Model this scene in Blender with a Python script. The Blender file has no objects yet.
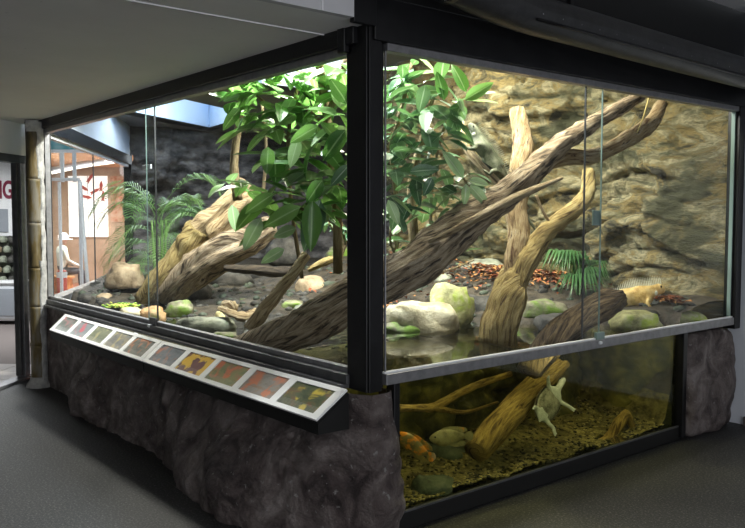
import bpy, bmesh, math, random
from mathutils import Vector, Matrix, noise as NZ

# ------------------------------------------------------------------ camera
SC = bpy.context.scene
COL = SC.collection
W_PX, H_PX, F_PX = 745.0, 528.0, 797.0
ANG = math.radians(39.3); PIT = math.atan(47 / 797.0)
F0 = Vector((-math.cos(ANG), math.sin(ANG), 0)); RV = Vector((math.sin(ANG), math.cos(ANG), 0))
FV = (F0 * math.cos(PIT) + Vector((0, 0, -math.sin(PIT)))).normalized()
UV_ = RV.cross(FV)
CAM = Vector((0, 0, 1.676)) - 4 * F0 + .02 * RV
cam_d = bpy.data.cameras.new('camera'); cam_d.sensor_width = 36; cam_d.lens = F_PX / W_PX * 36
cam_d.clip_start = .05; cam_d.clip_end = 200
cam = bpy.data.objects.new('camera', cam_d); COL.objects.link(cam)
cam.matrix_world = Matrix(((RV.x, UV_.x, -FV.x, CAM.x), (RV.y, UV_.y, -FV.y, CAM.y), (RV.z, UV_.z, -FV.z, CAM.z), (0, 0, 0, 1)))
SC.camera = cam
def ray(px, py): return FV + RV * ((px - 372.5) / F_PX) + UV_ * ((264 - py) / F_PX)
def P(px, py, D): return CAM + ray(px, py) * D
def on(px, py, **k):
    (a, v), = k.items(); i = 'xyz'.index(a); r = ray(px, py)
    return CAM + r * ((v - CAM[i]) / r[i])
# ------------------------------------------------------------------ world, lights, exposure
SC.view_settings.view_transform = 'Standard'; SC.view_settings.look = 'None'
SC.view_settings.gamma = 1.0; SC.view_settings.use_curve_mapping = False
SC.view_settings.exposure = 0.0
SC.cycles.use_denoising = True
SC.cycles.transparent_max_bounces = 24
SC.cycles.max_bounces = 8
SC.cycles.sample_clamp_indirect = 4
SC.cycles.caustics_reflective = False; SC.cycles.caustics_refractive = False
wd = bpy.data.worlds.new('world'); SC.world = wd; wd.use_nodes = True
wd.node_tree.nodes['Background'].inputs['Color'].default_value = (.86, .93, 1, 1)
wd.node_tree.nodes['Background'].inputs['Strength'].default_value = 1.7

def area(name, loc, aim, sx, sy, power, col, spread=180):
    d = bpy.data.lights.new(name, 'AREA'); d.shape = 'RECTANGLE'; d.size = sx; d.size_y = sy
    d.energy = power; d.color = col; d.spread = math.radians(spread)
    o = bpy.data.objects.new(name, d); COL.objects.link(o); o.location = loc
    o.rotation_euler = (Vector(aim) - Vector(loc)).to_track_quat('-Z', 'Y').to_euler()
    return o
WARM = (1, .93, .76); COOL = (.93, .97, 1)
area('terrarium_lamp', (-.9, 1.7, 3.45), (-1.1, 2.4, .8), .8, .6, 135, WARM)
area('tank_fill_strip', (-.11, 1.55, .785), (-.2, 1.55, 0), 2.5, .06, 4, (1, .95, .75))  # added fill hidden behind the sill, brightens turtle, fish and gravel
area('terrarium_lamp', (-2.6, 2.75, 3.45), (-2.6, 3.3, 1.0), .8, .4, 100, WARM)
area('terrarium_lamp', (-1.7, .75, 3.45), (-1.75, .7, .8), .35, .25, 180, COOL)
area('terrarium_lamp', (-3.6, .9, 3.4), (-4.0, .9, .8), .35, .25, 165, (1, .96, .86))
area('skylight_daylight', (-7.2, 2.6, 3.7), (-7.0, 2.5, 0), 1.2, 1.2, 60, (.8, .9, 1))
area('hall_lamp', P(80, 217, 17).xy.to_3d() + Vector((0, 0, 2.88)), P(80, 217, 17).xy.to_3d(), 1.6, 2.5, 520, (1, .93, .85))
area('shop_lamp', P(0, 217, 11).xy.to_3d() + Vector((0, 0, 2.55)), P(0, 217, 11).xy.to_3d(), 1.5, 1.5, 150, (.95, .97, 1))
area('visitor_hall_fill', (3.2, -4.2, 3.2), (3.2, -4.2, 0), 2.2, 2.2, 55, (1, .97, .93))  # added fill behind the camera for rock base and floor
area('rear_hall_fill', (6.95, -2.2, 1.4), (0, -2.2, 1.75), 5.5, 2.2, 185, (.93, .96, 1))  # added unseen fill panel at the rear wall, lifts the ceiling brightness
area('visitor_hall_fill', (4.5, 1.2, 3.2), (4.5, 1.2, 0), 1.5, 1.5, 15, (1, .97, .93))  # second added fill, brightens the right side of the hall

# ------------------------------------------------------------------ helpers
rnd = random.Random(7)

def props(o, label=None, cat=None, group=None, kind=None):
    if label: o['label'] = label
    if cat: o['category'] = cat
    if group: o['group'] = group
    if kind: o['kind'] = kind
    return o
def par(o, p):
    if p is not None:
        o.parent = p
        o.matrix_parent_inverse = Matrix.Translation(-Vector(p.get('_o', (0, 0, 0))))
    return o
def empty(name, loc, label, cat, group=None, kind=None):
    o = bpy.data.objects.new(name, None); COL.objects.link(o); o.location = loc
    o['_o'] = tuple(loc); o.empty_display_size = .1
    return props(o, label, cat, group, kind)
def finish(p):
    if '_o' in p: del p['_o']
def mesh(name, vs, fs, uvs=None, smooth=True):
    m = bpy.data.meshes.new(name); m.from_pydata([tuple(v) for v in vs], [], fs); m.update()
    if smooth: m.polygons.foreach_set('use_smooth', [True] * len(m.polygons))
    if uvs:
        l = m.uv_layers.new(name='UVMap')
        for lp in m.loops: l.data[lp.index].uv = uvs[lp.vertex_index]
    return m
def ob(name, m, mat, parent=None, label=None, cat=None, group=None, kind=None, mw=None):
    o = bpy.data.objects.new(name, m); COL.objects.link(o)
    if mat is not None and len(m.materials) == 0: m.materials.append(mat)
    if mw is not None: o.matrix_world = mw
    par(o, parent); return props(o, label, cat, group, kind)
def box_data(p0, p1):
    x0, y0, z0 = p0; x1, y1, z1 = p1
    v = [(x, y, z) for x in (x0, x1) for y in (y0, y1) for z in (z0, z1)]
    f = [(0, 1, 3, 2), (4, 6, 7, 5), (0, 4, 5, 1), (2, 3, 7, 6), (0, 2, 6, 4), (1, 5, 7, 3)]
    return v, f
def box(name, p0, p1, mat, parent=None, bevel=0, mw=None, **k):
    v, f = box_data(p0, p1); m = mesh(name, v, f, smooth=False)
    if bevel:
        bm = bmesh.new(); bm.from_mesh(m)
        bmesh.ops.bevel(bm, geom=bm.edges[:], offset=bevel, segments=2, affect='EDGES', profile=.5)
        bm.to_mesh(m); bm.free()
    return ob(name, m, mat, parent, mw=mw, **k)
def obox(name, a, b, w, z0, z1, mat, parent=None, bevel=0, side=0, **k):
    """box along the plan line a-b, thickness w (side: -1..1 shift), between z0 and z1"""
    a = Vector((a[0], a[1], 0)); b = Vector((b[0], b[1], 0)); d = (b - a); L = d.length; d.normalize()
    n = Vector((-d.y, d.x, 0))
    mw = Matrix(((d.x, n.x, 0, a.x), (d.y, n.y, 0, a.y), (0, 0, 1, 0), (0, 0, 0, 1)))
    v, f = box_data((0, -w / 2 + side * w / 2, z0), (L, w / 2 + side * w / 2, z1))
    m = mesh(name, [mw @ Vector(q) for q in v], f, smooth=False)
    if bevel:
        bm = bmesh.new(); bm.from_mesh(m)
        bmesh.ops.bevel(bm, geom=bm.edges[:], offset=bevel, segments=2, affect='EDGES', profile=.5)
        bm.to_mesh(m); bm.free()
    return ob(name, m, mat, parent, **k)
def fbm(v, o=4): return NZ.fractal(v, 1.0, 2.0, o)
def hsh(*a):
    v = math.sin(sum(x * c for x, c in zip(a, (12.9898, 78.233, 37.719, 91.17))) + 1.7) * 43758.5453
    return v - math.floor(v)
def sst(a, b, x):
    t = max(0, min(1, (x - a) / (b - a))); return t * t * (3 - 2 * t)

# ------------------------------------------------------------------ materials
def newmat(name):
    m = bpy.data.materials.new(name); m.use_nodes = True
    nt = m.node_tree; b = nt.nodes['Principled BSDF']; return m, nt, b
def coords(nt, space, scale):
    tc = nt.nodes.new('ShaderNodeTexCoord'); mp = nt.nodes.new('ShaderNodeMapping')
    nt.links.new(tc.outputs[space], mp.inputs['Vector']); mp.inputs['Scale'].default_value = scale
    return mp.outputs['Vector']
def ramp(nt, fac, cols):
    r = nt.nodes.new('ShaderNodeValToRGB'); e = r.color_ramp.elements
    for i, (p, c) in enumerate(cols):
        q = e[i] if i < 2 else e.new(p)
        q.position = p; q.color = (*c, 1)
    nt.links.new(fac, r.inputs['Fac']); return r.outputs['Color']
def noise(nt, vec, scale, detail=6, rough=.6, dist=0):
    n = nt.nodes.new('ShaderNodeTexNoise'); n.inputs['Scale'].default_value = scale
    n.inputs['Detail'].default_value = detail; n.inputs['Roughness'].default_value = rough
    n.inputs['Distortion'].default_value = dist
    nt.links.new(vec, n.inputs['Vector']); return n.outputs['Fac']
def mix(nt, fac, a, b, mode='MIX'):
    x = nt.nodes.new('ShaderNodeMix'); x.data_type = 'RGBA'; x.blend_type = mode
    if isinstance(fac, (int, float)): x.inputs[0].default_value = fac
    else: nt.links.new(fac, x.inputs[0])
    for s, i in ((a, 6), (b, 7)):
        if isinstance(s, tuple): x.inputs[i].default_value = (*s, 1)
        else: nt.links.new(s, x.inputs[i])
    return x.outputs[2]
def bump(nt, b, h, strength, dist=.02):
    n = nt.nodes.new('ShaderNodeBump'); n.inputs['Strength'].default_value = strength; n.inputs['Distance'].default_value = dist
    nt.links.new(h, n.inputs['Height']); nt.links.new(n.outputs['Normal'], b.inputs['Normal'])
def M(name, cols, scale=6, rough=.75, bmp=.4, bscale=None, space='Object', stretch=(1, 1, 1), detail=7, dist=0, spec=.4, metal=0, overlay=None, bdist=.02):
    m, nt, b = newmat(name); v = coords(nt, space, stretch)
    n = noise(nt, v, scale, detail, .62, dist)
    if len(cols) == 1: b.inputs['Base Color'].default_value = (*cols[0], 1)
    else:
        pts = [(.36 + .28 * i / (len(cols) - 1), c) for i, c in enumerate(cols)]
        c = ramp(nt, n, pts)
        if overlay:   # (colour, scale, low, high): patches of a second colour
            oc, os_, lo, hi = overlay
            n2 = noise(nt, v, os_, 5, .6, .4)
            c = mix(nt, ramp(nt, n2, [(lo, (0, 0, 0)), (hi, (1, 1, 1))]), c, oc)
        nt.links.new(c, b.inputs['Base Color'])
    b.inputs['Roughness'].default_value = rough; b.inputs['Metallic'].default_value = metal
    b.inputs['Specular IOR Level'].default_value = spec
    if bmp: bump(nt, b, noise(nt, v, bscale or scale * 3, 8, .7), bmp, bdist)
    return m
def glassmat(name, tint=(1, 1, 1), gloss=1.0, ior=1.5, rough=0, facmul=1.0):
    m = bpy.data.materials.new(name); m.use_nodes = True; nt = m.node_tree; nt.nodes.clear()
    o = nt.nodes.new('ShaderNodeOutputMaterial'); t = nt.nodes.new('ShaderNodeBsdfTransparent'); g = nt.nodes.new('ShaderNodeBsdfGlossy')
    if ior > 1.4:     # thin pane: same reflectance from both sides (Schlick)
        fr = nt.nodes.new('ShaderNodeLayerWeight'); fr.inputs['Blend'].default_value = .5
        pw = nt.nodes.new('ShaderNodeMath'); pw.operation = 'POWER'; pw.inputs[1].default_value = 5; nt.links.new(fr.outputs['Facing'], pw.inputs[0])
        ma = nt.nodes.new('ShaderNodeMath'); ma.operation = 'MULTIPLY_ADD'; ma.inputs[1].default_value = .96; ma.inputs[2].default_value = .04; nt.links.new(pw.outputs[0], ma.inputs[0]); src = ma.outputs[0]
    else:
        fr = nt.nodes.new('ShaderNodeFresnel'); fr.inputs['IOR'].default_value = ior; src = fr.outputs[0]
    mm = nt.nodes.new('ShaderNodeMath'); mm.operation = 'MULTIPLY'; mm.inputs[1].default_value = facmul
    x = nt.nodes.new('ShaderNodeMixShader')
    t.inputs['Color'].default_value = (*tint, 1); g.inputs['Color'].default_value = (gloss,) * 3 + (1,); g.inputs['Roughness'].default_value = rough
    nt.links.new(src, mm.inputs[0]); nt.links.new(mm.outputs[0], x.inputs[0])
    nt.links.new(t.outputs[0], x.inputs[1]); nt.links.new(g.outputs[0], x.inputs[2]); nt.links.new(x.outputs[0], o.inputs[0])
    return m, nt, g, fr, o
m_glass = glassmat('clear_glass', (.975, .985, .98), 1, 1.45, 0, .3)[0]
m_glassedge = M('glass_edge', [(.2, .28, .26)], rough=.2, bmp=0)
m_tankglass = glassmat('tank_glass', (.92, .93, .82), 1, 1.45, 0, .35)[0]
m_water, nt, g_, fr_, out_ = glassmat('pond_water', (.72, .75, .55), 1, 1.33, 0.02, .9)
v_ = coords(nt, 'Object', (1, 1, 1)); bp = nt.nodes.new('ShaderNodeBump'); bp.inputs['Strength'].default_value = .25; bp.inputs['Distance'].default_value = .02
nt.links.new(noise(nt, v_, 9, 3, .5, .5), bp.inputs['Height'])
nt.links.new(bp.outputs['Normal'], g_.inputs['Normal']); nt.links.new(bp.outputs['Normal'], fr_.inputs['Normal'])
m_tankwater, nt, g_, fr_, out_ = glassmat('tank_water', (.93, .94, .80), 1, 1.33, 0.02, .6)
va = nt.nodes.new('ShaderNodeVolumeAbsorption'); va.inputs['Color'].default_value = (.62, .55, .14, 1); va.inputs['Density'].default_value = .8
nt.links.new(va.outputs[0], out_.inputs['Volume'])

m_black = M('black_painted_steel', [(.003, .003, .004), (.007, .007, .008)], 8, .4, .08, 40)
m_duct = M('dark_grey_duct', [(.02, .02, .021), (.035, .035, .036)], 14, .38, .1, 40)
m_blackmatte = M('black_board', [(.004, .004, .004)], rough=.6, bmp=0)
m_alu = M('grey_aluminium', [(.2, .2, .21), (.27, .27, .28)], 20, .38, .03, 60, metal=.5)
m_aludark = M('dark_grey_sill', [(.055, .058, .06), (.09, .09, .095)], 12, .4, .05, 50, metal=.2)
m_white = M('white_laminate', [(.78, .78, .78), (.85, .85, .85)], 10, .45, .0)
m_whiteframe = M('white_aluminium', [(.75, .77, .8)], rough=.4, bmp=0)
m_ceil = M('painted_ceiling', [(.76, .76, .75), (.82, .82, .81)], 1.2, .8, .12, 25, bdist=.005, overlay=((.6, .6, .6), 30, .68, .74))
m_step = M('light_fascia_paint', [(.5, .5, .53), (.56, .56, .58)], 2, .7, .05)
m_ceilr = M('grey_ceiling_board', [(.72, .72, .74), (.76, .76, .78)], 2, .8, .05)
m_wallr = M('pale_grey_wall_paint', [(.6, .63, .7), (.65, .68, .74)], 3, .7, .05)
m_hallwall = M('muted_grey_paint', [(.13, .13, .13), (.16, .16, .16)], 2, .8, .05)
m_floor, nt, b = newmat('dark_speckled_floor')
v = coords(nt, 'Object', (1, 1, 1)); n1 = noise(nt, v, 75, 4, .75); n2 = noise(nt, v, 2.2, 5, .6)
c = ramp(nt, n1, [(.44, (.004, .004, .005)), (.54, (.014, .014, .015)), (.64, (.11, .107, .104))])
c = mix(nt, ramp(nt, n2, [(.35, (.0, .0, .0)), (.7, (1, 1, 1))]), c, (.055, .055, .058), 'MIX') if False else c
nt.links.new(c, b.inputs['Base Color']); b.inputs['Roughness'].default_value = .62
bump(nt, b, n1, .5, .004)
m_tile = M('pale_floor_tile', [(.42, .38, .36), (.5, .45, .43)], 5, .35, .03)
m_redtile = M('terracotta_floor_tile', [(.42, .14, .08), (.5, .2, .12)], 5, .3, .03)
m_grout = M('grout', [(.2, .17, .16)], rough=.9, bmp=0)
m_bamboo = M('weathered_bamboo', [(.02, .016, .009), (.065, .05, .022), (.13, .095, .035), (.17, .155, .12)], 3, .5, .2, 20, stretch=(3, 3, .6))
m_plaster = M('white_grey_mortar', [(.3, .3, .3), (.5, .5, .49)], 14, .9, .6)
m_rockbase = M('purplish_cast_rock', [(.04, .03, .03), (.11, .086, .083), (.18, .15, .143), (.3, .26, .25)], 4, .55, 1, 30, overlay=((.34, .33, .32), 26, .63, .70), bdist=.05, dist=.8, detail=10)
m_wall = M('ochre_strata_rock', [(.03, .028, .016), (.12, .105, .05), (.25, .19, .07), (.2, .185, .1), (.38, .34, .2), (.15, .15, .085)], 2.6, .8, 1.0, 24, stretch=(1, 1, 1.9), dist=1.2, overlay=((.075, .078, .04), 1.6, .5, .6), bdist=.06, detail=12)
m_walldark = M('dark_rock_wall', [(.04, .039, .038), (.13, .12, .115), (.24, .225, .21)], 3.2, .85, 1.0, 12, stretch=(1, 1, 2), bdist=.04)
m_soil = M('wet_dark_soil', [(.02, .018, .012), (.055, .045, .03), (.09, .075, .05)], 9, .55, 1, 30, bdist=.03)
m_sand = M('olive_gravel_bed', [(.05, .042, .018), (.17, .145, .055), (.28, .24, .1)], 14, .9, 1, 60, detail=9)
m_moss = M('green_moss', [(.05, .1, .01), (.16, .25, .03), (.3, .36, .07)], 18, .95, 1, 50)
def rockmat(name, a, b2, c2, ov=None, sc=7): return M(name, [a, b2, c2], sc, .7, .8, 25, overlay=ov, bdist=.02)
m_rk = dict(
    tan=rockmat('tan_stone', (.2, .15, .09), (.36, .28, .18), (.45, .37, .25)),
    orange=rockmat('orange_tan_stone', (.28, .15, .06), (.45, .27, .12), (.5, .36, .2), ((.2, .25, .05), 5, .55, .65)),
    pale=rockmat('pale_cream_stone', (.32, .28, .17), (.5, .45, .3), (.6, .56, .4)),
    moss=rockmat('mossy_stone', (.09, .09, .06), (.2, .19, .12), (.3, .29, .2), ((.14, .24, .03), 4, .45, .58)),
    grey=rockmat('grey_green_stone', (.12, .13, .1), (.24, .26, .2), (.34, .36, .27)),
    dark=rockmat('dark_wet_stone', (.018, .018, .016), (.045, .044, .038), (.09, .085, .075)),
    lime=rockmat('lichen_stone', (.2, .2, .09), (.42, .42, .2), (.55, .56, .34), ((.35, .45, .07), 6, .5, .62)),
    white=rockmat('white_stone', (.35, .35, .32), (.55, .55, .52), (.7, .7, .66)),
    yellow=rockmat('yellow_ochre_stone', (.3, .24, .1), (.52, .45, .22), (.6, .55, .32), ((.28, .36, .06), 6, .56, .68)),
    tank=rockmat('dark_green_tank_stone', (.02, .03, .02), (.06, .08, .055), (.1, .12, .09)))
def barkmat(name, cols, ov=None, sc=20): return M(name, cols, sc, .8, 1, 60, space='UV', stretch=(.3, 1.8, 1), overlay=ov, bdist=.05, dist=.8, detail=10)
m_bark = barkmat('grey_brown_bark', [(.08, .06, .035), (.32, .24, .15), (.53, .42, .28), (.68, .58, .43)], ((.045, .032, .022), 16, .55, .63))
m_barkl = barkmat('pale_driftwood', [(.14, .09, .045), (.4, .3, .16), (.58, .46, .27), (.7, .6, .4)])
m_barky = barkmat('yellow_driftwood', [(.1, .06, .025), (.33, .24, .08), (.52, .4, .16), (.6, .5, .24)], ((.25, .3, .04), 2.0, .6, .7))
m_barko = barkmat('orange_barked_wood', [(.1, .05, .02), (.36, .25, .12), (.52, .4, .22), (.66, .56, .38)], ((.07, .04, .02), 20, .6, .66))
m_barkd = barkmat('dark_wet_wood', [(.02, .015, .01), (.06, .045, .028), (.12, .09, .055)])
m_slab = barkmat('ridged_brown_bark', [(.03, .02, .012), (.12, .08, .045), (.24, .17, .09), (.38, .28, .15)])
m_tankwood = barkmat('golden_waterlogged_wood', [(.12, .07, .015), (.42, .28, .07), (.62, .45, .14)])
m_stem = barkmat('tan_plant_stem', [(.18, .12, .05), (.35, .26, .13), (.45, .36, .2)])
m_twig = M('yellow_twig', [(.45, .36, .12), (.55, .45, .18)], 10, .7, .1)

def leafmat(name, a, b2, vein, transl=.35, rough=.35):
    m, nt, b = newmat(name); tc = nt.nodes.new('ShaderNodeTexCoord')
    oi = nt.nodes.new('ShaderNodeObjectInfo')
    sp = nt.nodes.new('ShaderNodeSeparateXYZ'); nt.links.new(tc.outputs['UV'], sp.inputs[0])
    c = mix(nt, oi.outputs['Random'], a, b2)
    d = nt.nodes.new('ShaderNodeMath'); d.operation = 'SUBTRACT'; d.inputs[1].default_value = .5; nt.links.new(sp.outputs['Y'], d.inputs[0])
    ab = nt.nodes.new('ShaderNodeMath'); ab.operation = 'ABSOLUTE'; nt.links.new(d.outputs[0], ab.inputs[0])
    c = mix(nt, ramp(nt, ab.outputs[0], [(.02, (1, 1, 1)), (.06, (0, 0, 0))]), c, vein)
    nt.links.new(c, b.inputs['Base Color']); b.inputs['Roughness'].default_value = rough
    tr = nt.nodes.new('ShaderNodeBsdfTranslucent'); x = nt.nodes.new('ShaderNodeMixShader'); x.inputs[0].default_value = transl
    nt.links.new(mix(nt, .5, c, (.24, .5, .09)), tr.inputs[0])
    nt.links.new(b.outputs[0], x.inputs[1]); nt.links.new(tr.outputs[0], x.inputs[2])
    nt.links.new(x.outputs[0], nt.nodes['Material Output'].inputs[0]); return m
m_leafA = leafmat('bright_green_leaf', (.055, .19, .035), (.2, .38, .1), (.4, .6, .28), .3, .3)
m_leafB = leafmat('blue_green_leaf', (.04, .12, .06), (.16, .28, .16), (.45, .58, .44), .15, .36)
m_leafP = leafmat('pale_green_leaf', (.3, .45, .25), (.42, .55, .32), (.6, .7, .5), .3)
m_palm = leafmat('palm_frond_green', (.07, .18, .05), (.2, .36, .12), (.16, .3, .09), .3)

# ------------------------------------------------------------------ mesh builders
def catmull(pts, n):
    out = []
    q = [pts[0] + (pts[0] - pts[1])] + list(pts) + [pts[-1] + (pts[-1] - pts[-2])]
    for i in range(1, len(q) - 2):
        for k in range(n):
            t = k / n; a, b, c, d = q[i - 1], q[i], q[i + 1], q[i + 2]
            out.append(.5 * ((2 * b) + (c - a) * t + (2 * a - 5 * b + 4 * c - d) * t * t + (3 * b - 3 * c + d - a) * t ** 3))
    out.append(q[-2]); return out
def tube_mesh(name, pts, rad, seg=12, sub=6, rough=.12, ridge=0, seed=0, taper=True, flat=1.0):
    """irregular branch swept along pts with radii rad"""
    r3 = [Vector((r, 0, 0)) for r in rad]
    c = catmull([Vector(p) for p in pts], sub); rr = [max(.002, v.x) for v in catmull(r3, sub)]
    vs, fs, uv = [], [], []
    up = Vector((0, 0, 1)); s = 0
    t0 = (c[1] - c[0]).normalized(); nrm = t0.cross(up)
    if nrm.length < .1: nrm = t0.cross(Vector((1, 0, 0)))
    nrm.normalize()
    for i, p in enumerate(c):
        t = (c[min(i + 1, len(c) - 1)] - c[max(i - 1, 0)]).normalized()
        nrm = (nrm - t * nrm.dot(t)).normalized(); bn = t.cross(nrm)
        if i: s += (p - c[i - 1]).length
        for k in range(seg + 1):
            a = 2 * math.pi * (k % seg) / seg
            d = nrm * math.cos(a) + bn * math.sin(a) * flat
            q = p + d * rr[i]
            f = 1 + rough * fbm(q * (1.2 / max(rr[i], .02)) * .5 + Vector((seed, 0, 0)), 3)
            if ridge: f += ridge * (NZ.noise(Vector((a * 2.2 * 1.5 + seed, s * 1.3, seed))) + .6 * NZ.noise(Vector((a * 5 + seed, s * 2, 3))))
            vs.append(p + d * rr[i] * f); uv.append((s, k / seg * 6.28 * max(rr[i], .03) * 1.0))
    n = seg + 1
    for i in range(len(c) - 1):
        for k in range(seg):
            fs.append((i * n + k, i * n + k + 1, (i + 1) * n + k + 1, (i + 1) * n + k))
    for i in (0, len(c) - 1):
        j = len(vs); vs.append(c[i]); uv.append((i, 0))
        for k in range(seg):
            a, b = i * n + k, i * n + k + 1
            fs.append((j, b, a) if i == 0 else (j, a, b))
    return mesh(name, vs, fs, uv)
def pts(*q):  # (px, py, depth) list
    return [P(*a) for a in q]

def rock_mesh(name, rx, ry, rz, seed=0, sub=3, amp=.22, sharp=.5):
    bm = bmesh.new(); bmesh.ops.create_icosphere(bm, subdivisions=sub, radius=1)
    o = Vector((seed * 3.17, seed * 1.3, seed * .71))
    for v in bm.verts:
        d = v.co.normalized()
        n = fbm(d * 1.1 + o, 3) * amp * 1.6 + fbm(d * 3.5 + o, 3) * amp * .5
        c = NZ.cell(d * 1.8 + o) * amp * sharp
        k = 1 + n + c * .4
        q = d * k
        q = Vector((math.copysign(abs(q.x) ** .8, q.x), math.copysign(abs(q.y) ** .8, q.y), math.copysign(abs(q.z) ** .85, q.z)))
        v.co = Vector((q.x * rx, q.y * ry, max(q.z, -.55) * rz))
    m = bpy.data.meshes.new(name); bm.to_mesh(m); bm.free()
    m.polygons.foreach_set('use_smooth', [True] * len(m.polygons)); return m
def rock(px, py, wpx, hpx, z, mat, label, group=None, seed=0, name='rock', depth=1.0, plane=None, rz=None):
    """stone whose base centre is at (px,py) on height z; width/height in photo pixels turned into metres"""
    p = on(px, py, z=z) if plane is None else on(px, py, x=plane)
    D = (p - CAM).dot(FV); w = wpx / F_PX * D / 2; h = hpx / F_PX * D / 1.5
    m = rock_mesh(name, w, w * depth, h, seed)
    p = p + F0 * (w * depth * .8) if plane is None else p
    mw = Matrix.Translation((p.x, p.y, p.z + h * .5)) @ Matrix.Rotation(math.atan2(RV.y, RV.x) if rz is None else rz, 4, 'Z')
    return ob(name, m, mat, None, label, 'rock', group, mw=mw)

def leaf_mesh(name, wid=.36, droop=.18, fold=.12, n=7, tipw=1.0, wave=0):
    vs, fs, uv = [], [], []
    for i in range(n + 1):
        t = i / n
        w = wid * (math.sin(math.pi * t ** .8) ** .75) * (1 - .12 * t) * .5 + (.012 if t < .99 else 0)
        z = -droop * t * t
        for j, s in enumerate((-1, -.5, 0, .5, 1)):
            vs.append((t, s * w, z + fold * abs(s) * w * 2 + wave * math.sin(7 * t + s) * w)); uv.append((t, .5 + s / 2))
    for i in range(n):
        for j in range(4): fs.append((i * 5 + j, (i + 1) * 5 + j, (i + 1) * 5 + j + 1, i * 5 + j + 1))
    return mesh(name, vs, fs, uv)
def frame_mw(p, d, up, L):
    d = d.normalized(); y = up.cross(d)
    if y.length < .05: y = Vector((1, 0, 0)).cross(d)
    y.normalize(); z = d.cross(y)
    return Matrix(((d.x * L, y.x * L, z.x * L, p.x), (d.y * L, y.y * L, z.y * L, p.y), (d.z * L, y.z * L, z.z * L, p.z), (0, 0, 0, 1)))
def skin_mesh(name, verts, edges, radii, root=0, sub=2):
    m = bpy.data.meshes.new(name + '_cage'); m.from_pydata([tuple(v) for v in verts], edges, [])
    o = bpy.data.objects.new(name + '_cage', m); COL.objects.link(o)
    sm = o.modifiers.new('skin', 'SKIN'); sm.use_smooth_shade = True
    for i, r in enumerate(radii):
        s = m.skin_vertices[0].data[i]; s.radius = r if isinstance(r, tuple) else (r, r); s.use_root = i == root
    ss = o.modifiers.new('sub', 'SUBSURF'); ss.levels = sub; ss.render_levels = sub
    dg = bpy.context.evaluated_depsgraph_get(); dg.update()
    r = bpy.data.meshes.new_from_object(o.evaluated_get(dg)); r.name = name
    bpy.data.objects.remove(o); bpy.data.meshes.remove(m)
    r.polygons.foreach_set('use_smooth', [True] * len(r.polygons)); return r
def xform(m, mw):
    m.transform(mw); return m

# ------------------------------------------------------------------ the setting
A = Vector((-5.06, 0, 0)); D3 = Vector((-.852, .524, 0)); B = A + D3 * 4.87
CEIL = 2.62
def slab(name, poly, z0, z1, mat, parent=None, **k):
    n = len(poly); vs = [(x, y, z0) for x, y in poly] + [(x, y, z1) for x, y in poly]
    fs = [tuple(range(n))[::-1], tuple(range(n, 2 * n))] + [(i, (i + 1) % n, n + (i + 1) % n, n + i) for i in range(n)]
    return ob(name, mesh(name, vs, fs, smooth=False), mat, parent, **k)
W0 = Vector((-5.55, -.1, 0)); W1 = W0 + Vector((.70, -.714, 0)) * 3.2
slab('floor', [(7, -8), (7, 4.5), (-.2, 4.5), (-.2, .03), (-5.3, .03), W0.xy, W1.xy, (-4, -8)], -.1, 0, m_floor, kind='structure', label='dark grey speckled hall floor around the terrarium', cat='floor')
slab('ceiling', [(.05, -8), (.05, 0), (-5.3, 0), (-5.9, -.35), (-9, -4), (-9, -8)], CEIL, CEIL + .1, m_ceil, kind='structure', label='low pale grey painted ceiling before the long window', cat='ceiling')
st = box('trim_1', (.05, -8, CEIL), (.09, -.16, 3.25), m_step, kind='structure', label='pale vertical fascia where the ceiling steps up', cat='trim')
for i in range(6): box('panel_joint', (.088, -.35 - i * 1.2, CEIL), (.094, -.34 - i * 1.2, 3.25), m_ceilr, st)
slab('ceiling_right', [(.09, -8), (7, -8), (7, 4.5), (.09, 4.5)], 3.25, 3.35, m_ceilr, kind='structure', label='higher grey ceiling above the air duct', cat='ceiling')
box('wall_rear', (7, -8, 0), (7.15, 4.5, 3.3), m_hallwall, kind='structure', label='muted grey wall behind the viewer', cat='wall')
box('wall_side', (-5, -8.15, 0), (7.15, -8, 3.3), m_hallwall, kind='structure', label='muted grey wall at the side of the visitor hall', cat='wall')
obox('wall_entry', W1.xy, (-5, -8), .12, 0, CEIL, m_hallwall, kind='structure', label='muted grey wall beyond the sliding door', cat='wall')
box('wall_right', (-.1, 3.83, 0), (7, 3.98, 3.3), m_wallr, kind='structure', label='pale bluish grey wall beside the terrarium end', cat='wall')
box('baseboard_right', (.1, 3.80, 0), (7, 3.83, .07), m_rockbase, kind='structure', label='dark baseboard along the pale grey wall', cat='baseboard')
box('trim_2', (-.3, -1.6, CEIL - .006), (-.29, 0, CEIL), m_ceilr, kind='structure', label='thin panel joint across the pale grey ceiling', cat='trim')

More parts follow.
